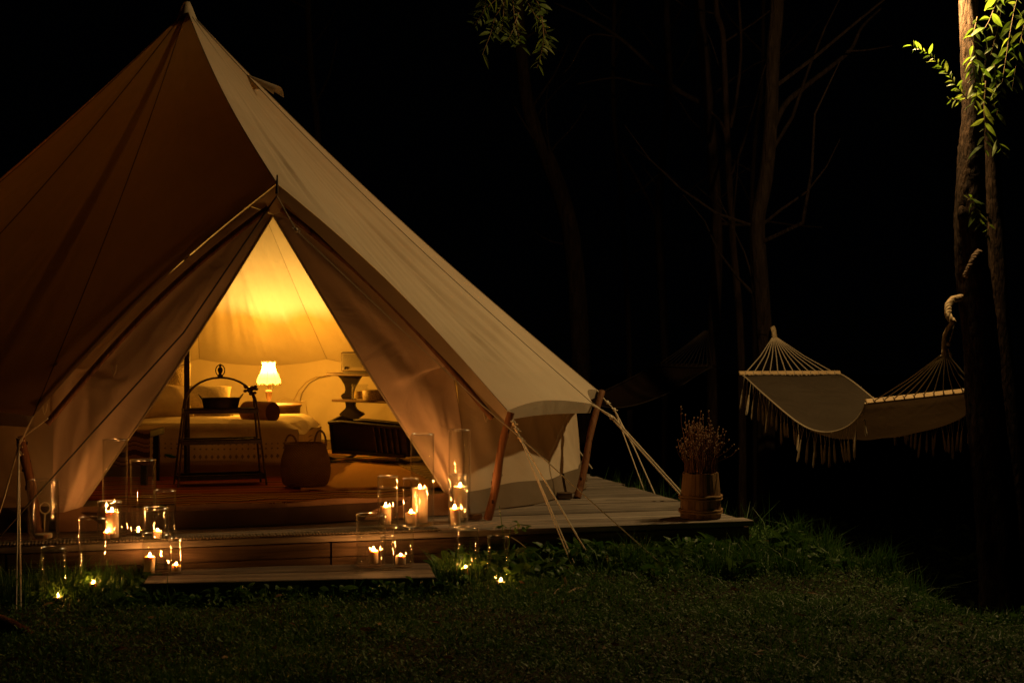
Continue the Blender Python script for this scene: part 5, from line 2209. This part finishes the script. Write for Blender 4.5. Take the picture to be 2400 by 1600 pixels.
for i in range(230):
    u = wrn.uniform(-.15, 1.75)
    d = abs(wrn.gauss(0, .22)) + .02
    p = DK(u, -d)
    weed_clump(p.x, p.y, wrn.randint(4, 9), wrn.uniform(.05, .14), wrn.uniform(.022, .050))
for i in range(110):
    u = wrn.uniform(-2.5, -1.42)
    d = abs(wrn.gauss(0, .18)) + .03
    p = DK(u, -d)
    weed_clump(p.x, p.y, wrn.randint(4, 8), wrn.uniform(.05, .12), wrn.uniform(.018, .036))
for i in range(46):
    u = wrn.uniform(-.05, sl + .12)
    p = s0 + su * u - sv * (abs(wrn.gauss(0, .05)) + .02)
    weed_clump(p.x, p.y, wrn.randint(4, 7), wrn.uniform(.04, .075), wrn.uniform(.016, .03))
for i in range(26):
    yv = wrn.uniform(5.8, 8.6)
    xv = float(np.interp(yv, _ey, _ex)) + wrn.gauss(-.05, .12)
    weed_clump(xv, yv, wrn.randint(3, 6), wrn.uniform(.04, .08), wrn.uniform(.014, .028))
tag(mb.build('weeds', WEED), 'broad leaved weeds growing along the deck and step edges', 'weeds', kind='stuff')
# big upright leaf left of the step
mb = MB()
pb = G(262, 1420, -.2)
for k in range(4):
    leaf(mb, pb + Vector((.02 * k, .02 * k, 0)), Vector((.35 + .12 * k, -.1, .75 - .1 * k)), .15 - .02 * k, .045, wrn, .55)
tag(mb.build('broad_leaf_plant', WEED), 'large broad leaf bending beside the left end of the step', 'plant')
# seedling with round leaves at the deck edge
mb = MB()
sb = P(1190, 1225, 6.92)
sb.z = gzf(sb.x, sb.y)
mbst = MB()
sroot = thing('vine_seedling', 'small round leaved vine climbing over the deck edge', 'plant', sb)
mbst.tube([sb, P(1178, 1240, 6.95), P(1170, 1185, 7.0)], .0022, 5)
mbst.tube([sb, P(1196, 1235, 6.95), P(1215, 1228, 6.96), P(1245, 1232, 6.95)], .0022, 5)
for (x, y) in ((1196, 1228), (1205, 1240), (1185, 1236), (1212, 1232), (1200, 1222), (1243, 1232), (1180, 1232), (1222, 1242), (1160, 1235)):
    leaf(mb, P(x, y, 6.92), Vector((wrn.uniform(-1, 1), -.6, wrn.uniform(-.1, .6))), .034, .030, wrn, .3)
mbst.build('stems', WEED, sroot, True)
mb.build('leaves', WEED, sroot)
# pale grass stem near the right vases
mb = MB()
mb.tube([P(1155, 1250, 6.7), P(1190, 1250, 6.7), P(1205, 1246, 6.7), P(1214, 1242, 6.7)], .0018, 4)
mb.tube([P(1198, 1258, 6.7), P(1215, 1268, 6.7), P(1232, 1282, 6.72)], .0018, 4)
tag(mb.build('dry_stalk', simple('dry_straw', (.35, .28, .16), (.42, .34, .2)), None, True), 'two thin dry stalks beside the right grass vases', 'stalk')
# fallen leaves
FALLEN = grass_mat('fallen_leaf', [(.2, (.13, .06, .025)), (.6, (.20, .11, .04)), (.9, (.28, .19, .09))], .7, .2, .1)
mb = MB()
for i in range(150):
    yv = wrn.uniform(4.9, 8.4)
    xv = wrn.uniform(-.34, .34) * yv
    if bool(in_deck(xv, yv)) or bool(in_step(xv, yv)) or xv > float(np.interp(yv, _ey, _ex)) - .05:
        continue
    p = Vector((xv, yv, gzf(xv, yv) + wrn.uniform(.02, .035)))
    an = wrn.uniform(0, 6.283)
    leaf(mb, p, Vector((math.cos(an), math.sin(an), wrn.uniform(-.1, .2))), wrn.uniform(.025, .06), wrn.uniform(.010, .018), wrn, .1)
tag(mb.build('fallen_leaves', FALLEN), 'small dry brown leaves lying scattered on the lawn', 'leaves', kind='stuff')
# yellow leaf next to the right candle
mb = MB()
leaf(mb, P(1068, 1352, 6.72), Vector((.1, -.1, 1)), .05, .03, wrn, .1)
tag(mb.build('yellow_leaf', simple('yellowed_leaf', (.20, .14, .03), (.25, .18, .04)), None), 'single yellowing leaf left of the deck edge candle', 'leaf')
# wooden pegs near the guy rope, log at lower left
PEG = simple('peg_wood', (.30, .22, .13), (.40, .30, .18), .8, 20)
for lab, q0, q1 in (('pale split tent peg lying at the foot of the steep guy rope', (1298, 1392), (1326, 1366)), ('pale stick lying on grass right of the tent peg', (1328, 1390), (1374, 1372)), ('short pale peg standing between two sticks', (1327, 1378), (1324, 1352))):
    p0, p1 = G(q0[0], q0[1], -.165), G(q1[0], q1[1], -.165)
    if q0[0] == 1327:
        p1 = p0 + Vector((-.006, .02, .045))
    mb = MB()
    mb.tube([p0, p0.lerp(p1, .5) + Vector((0, 0, .004)), p1], [.004, .006, .005], 6)
    tag(mb.build('tent_peg', PEG, None, True), lab, 'peg', 'pegs and sticks by the guy rope')
lg = [G(-70, 1452, -.17), G(-10, 1463, -.175), G(40, 1478, -.18), G(74, 1486, -.19)]
mb = trunk_mesh(lg, [.05, .042, .030, .014], 41, 14, 8, .10)
tag(mb.build('log_end', bark_mat('log_wood', (.10, .035, .015), (.20, .075, .03), 2, .01), None, 'all'), 'reddish log end poking in at the lower left', 'log')

# dim undergrowth on the far bank, one dark mass
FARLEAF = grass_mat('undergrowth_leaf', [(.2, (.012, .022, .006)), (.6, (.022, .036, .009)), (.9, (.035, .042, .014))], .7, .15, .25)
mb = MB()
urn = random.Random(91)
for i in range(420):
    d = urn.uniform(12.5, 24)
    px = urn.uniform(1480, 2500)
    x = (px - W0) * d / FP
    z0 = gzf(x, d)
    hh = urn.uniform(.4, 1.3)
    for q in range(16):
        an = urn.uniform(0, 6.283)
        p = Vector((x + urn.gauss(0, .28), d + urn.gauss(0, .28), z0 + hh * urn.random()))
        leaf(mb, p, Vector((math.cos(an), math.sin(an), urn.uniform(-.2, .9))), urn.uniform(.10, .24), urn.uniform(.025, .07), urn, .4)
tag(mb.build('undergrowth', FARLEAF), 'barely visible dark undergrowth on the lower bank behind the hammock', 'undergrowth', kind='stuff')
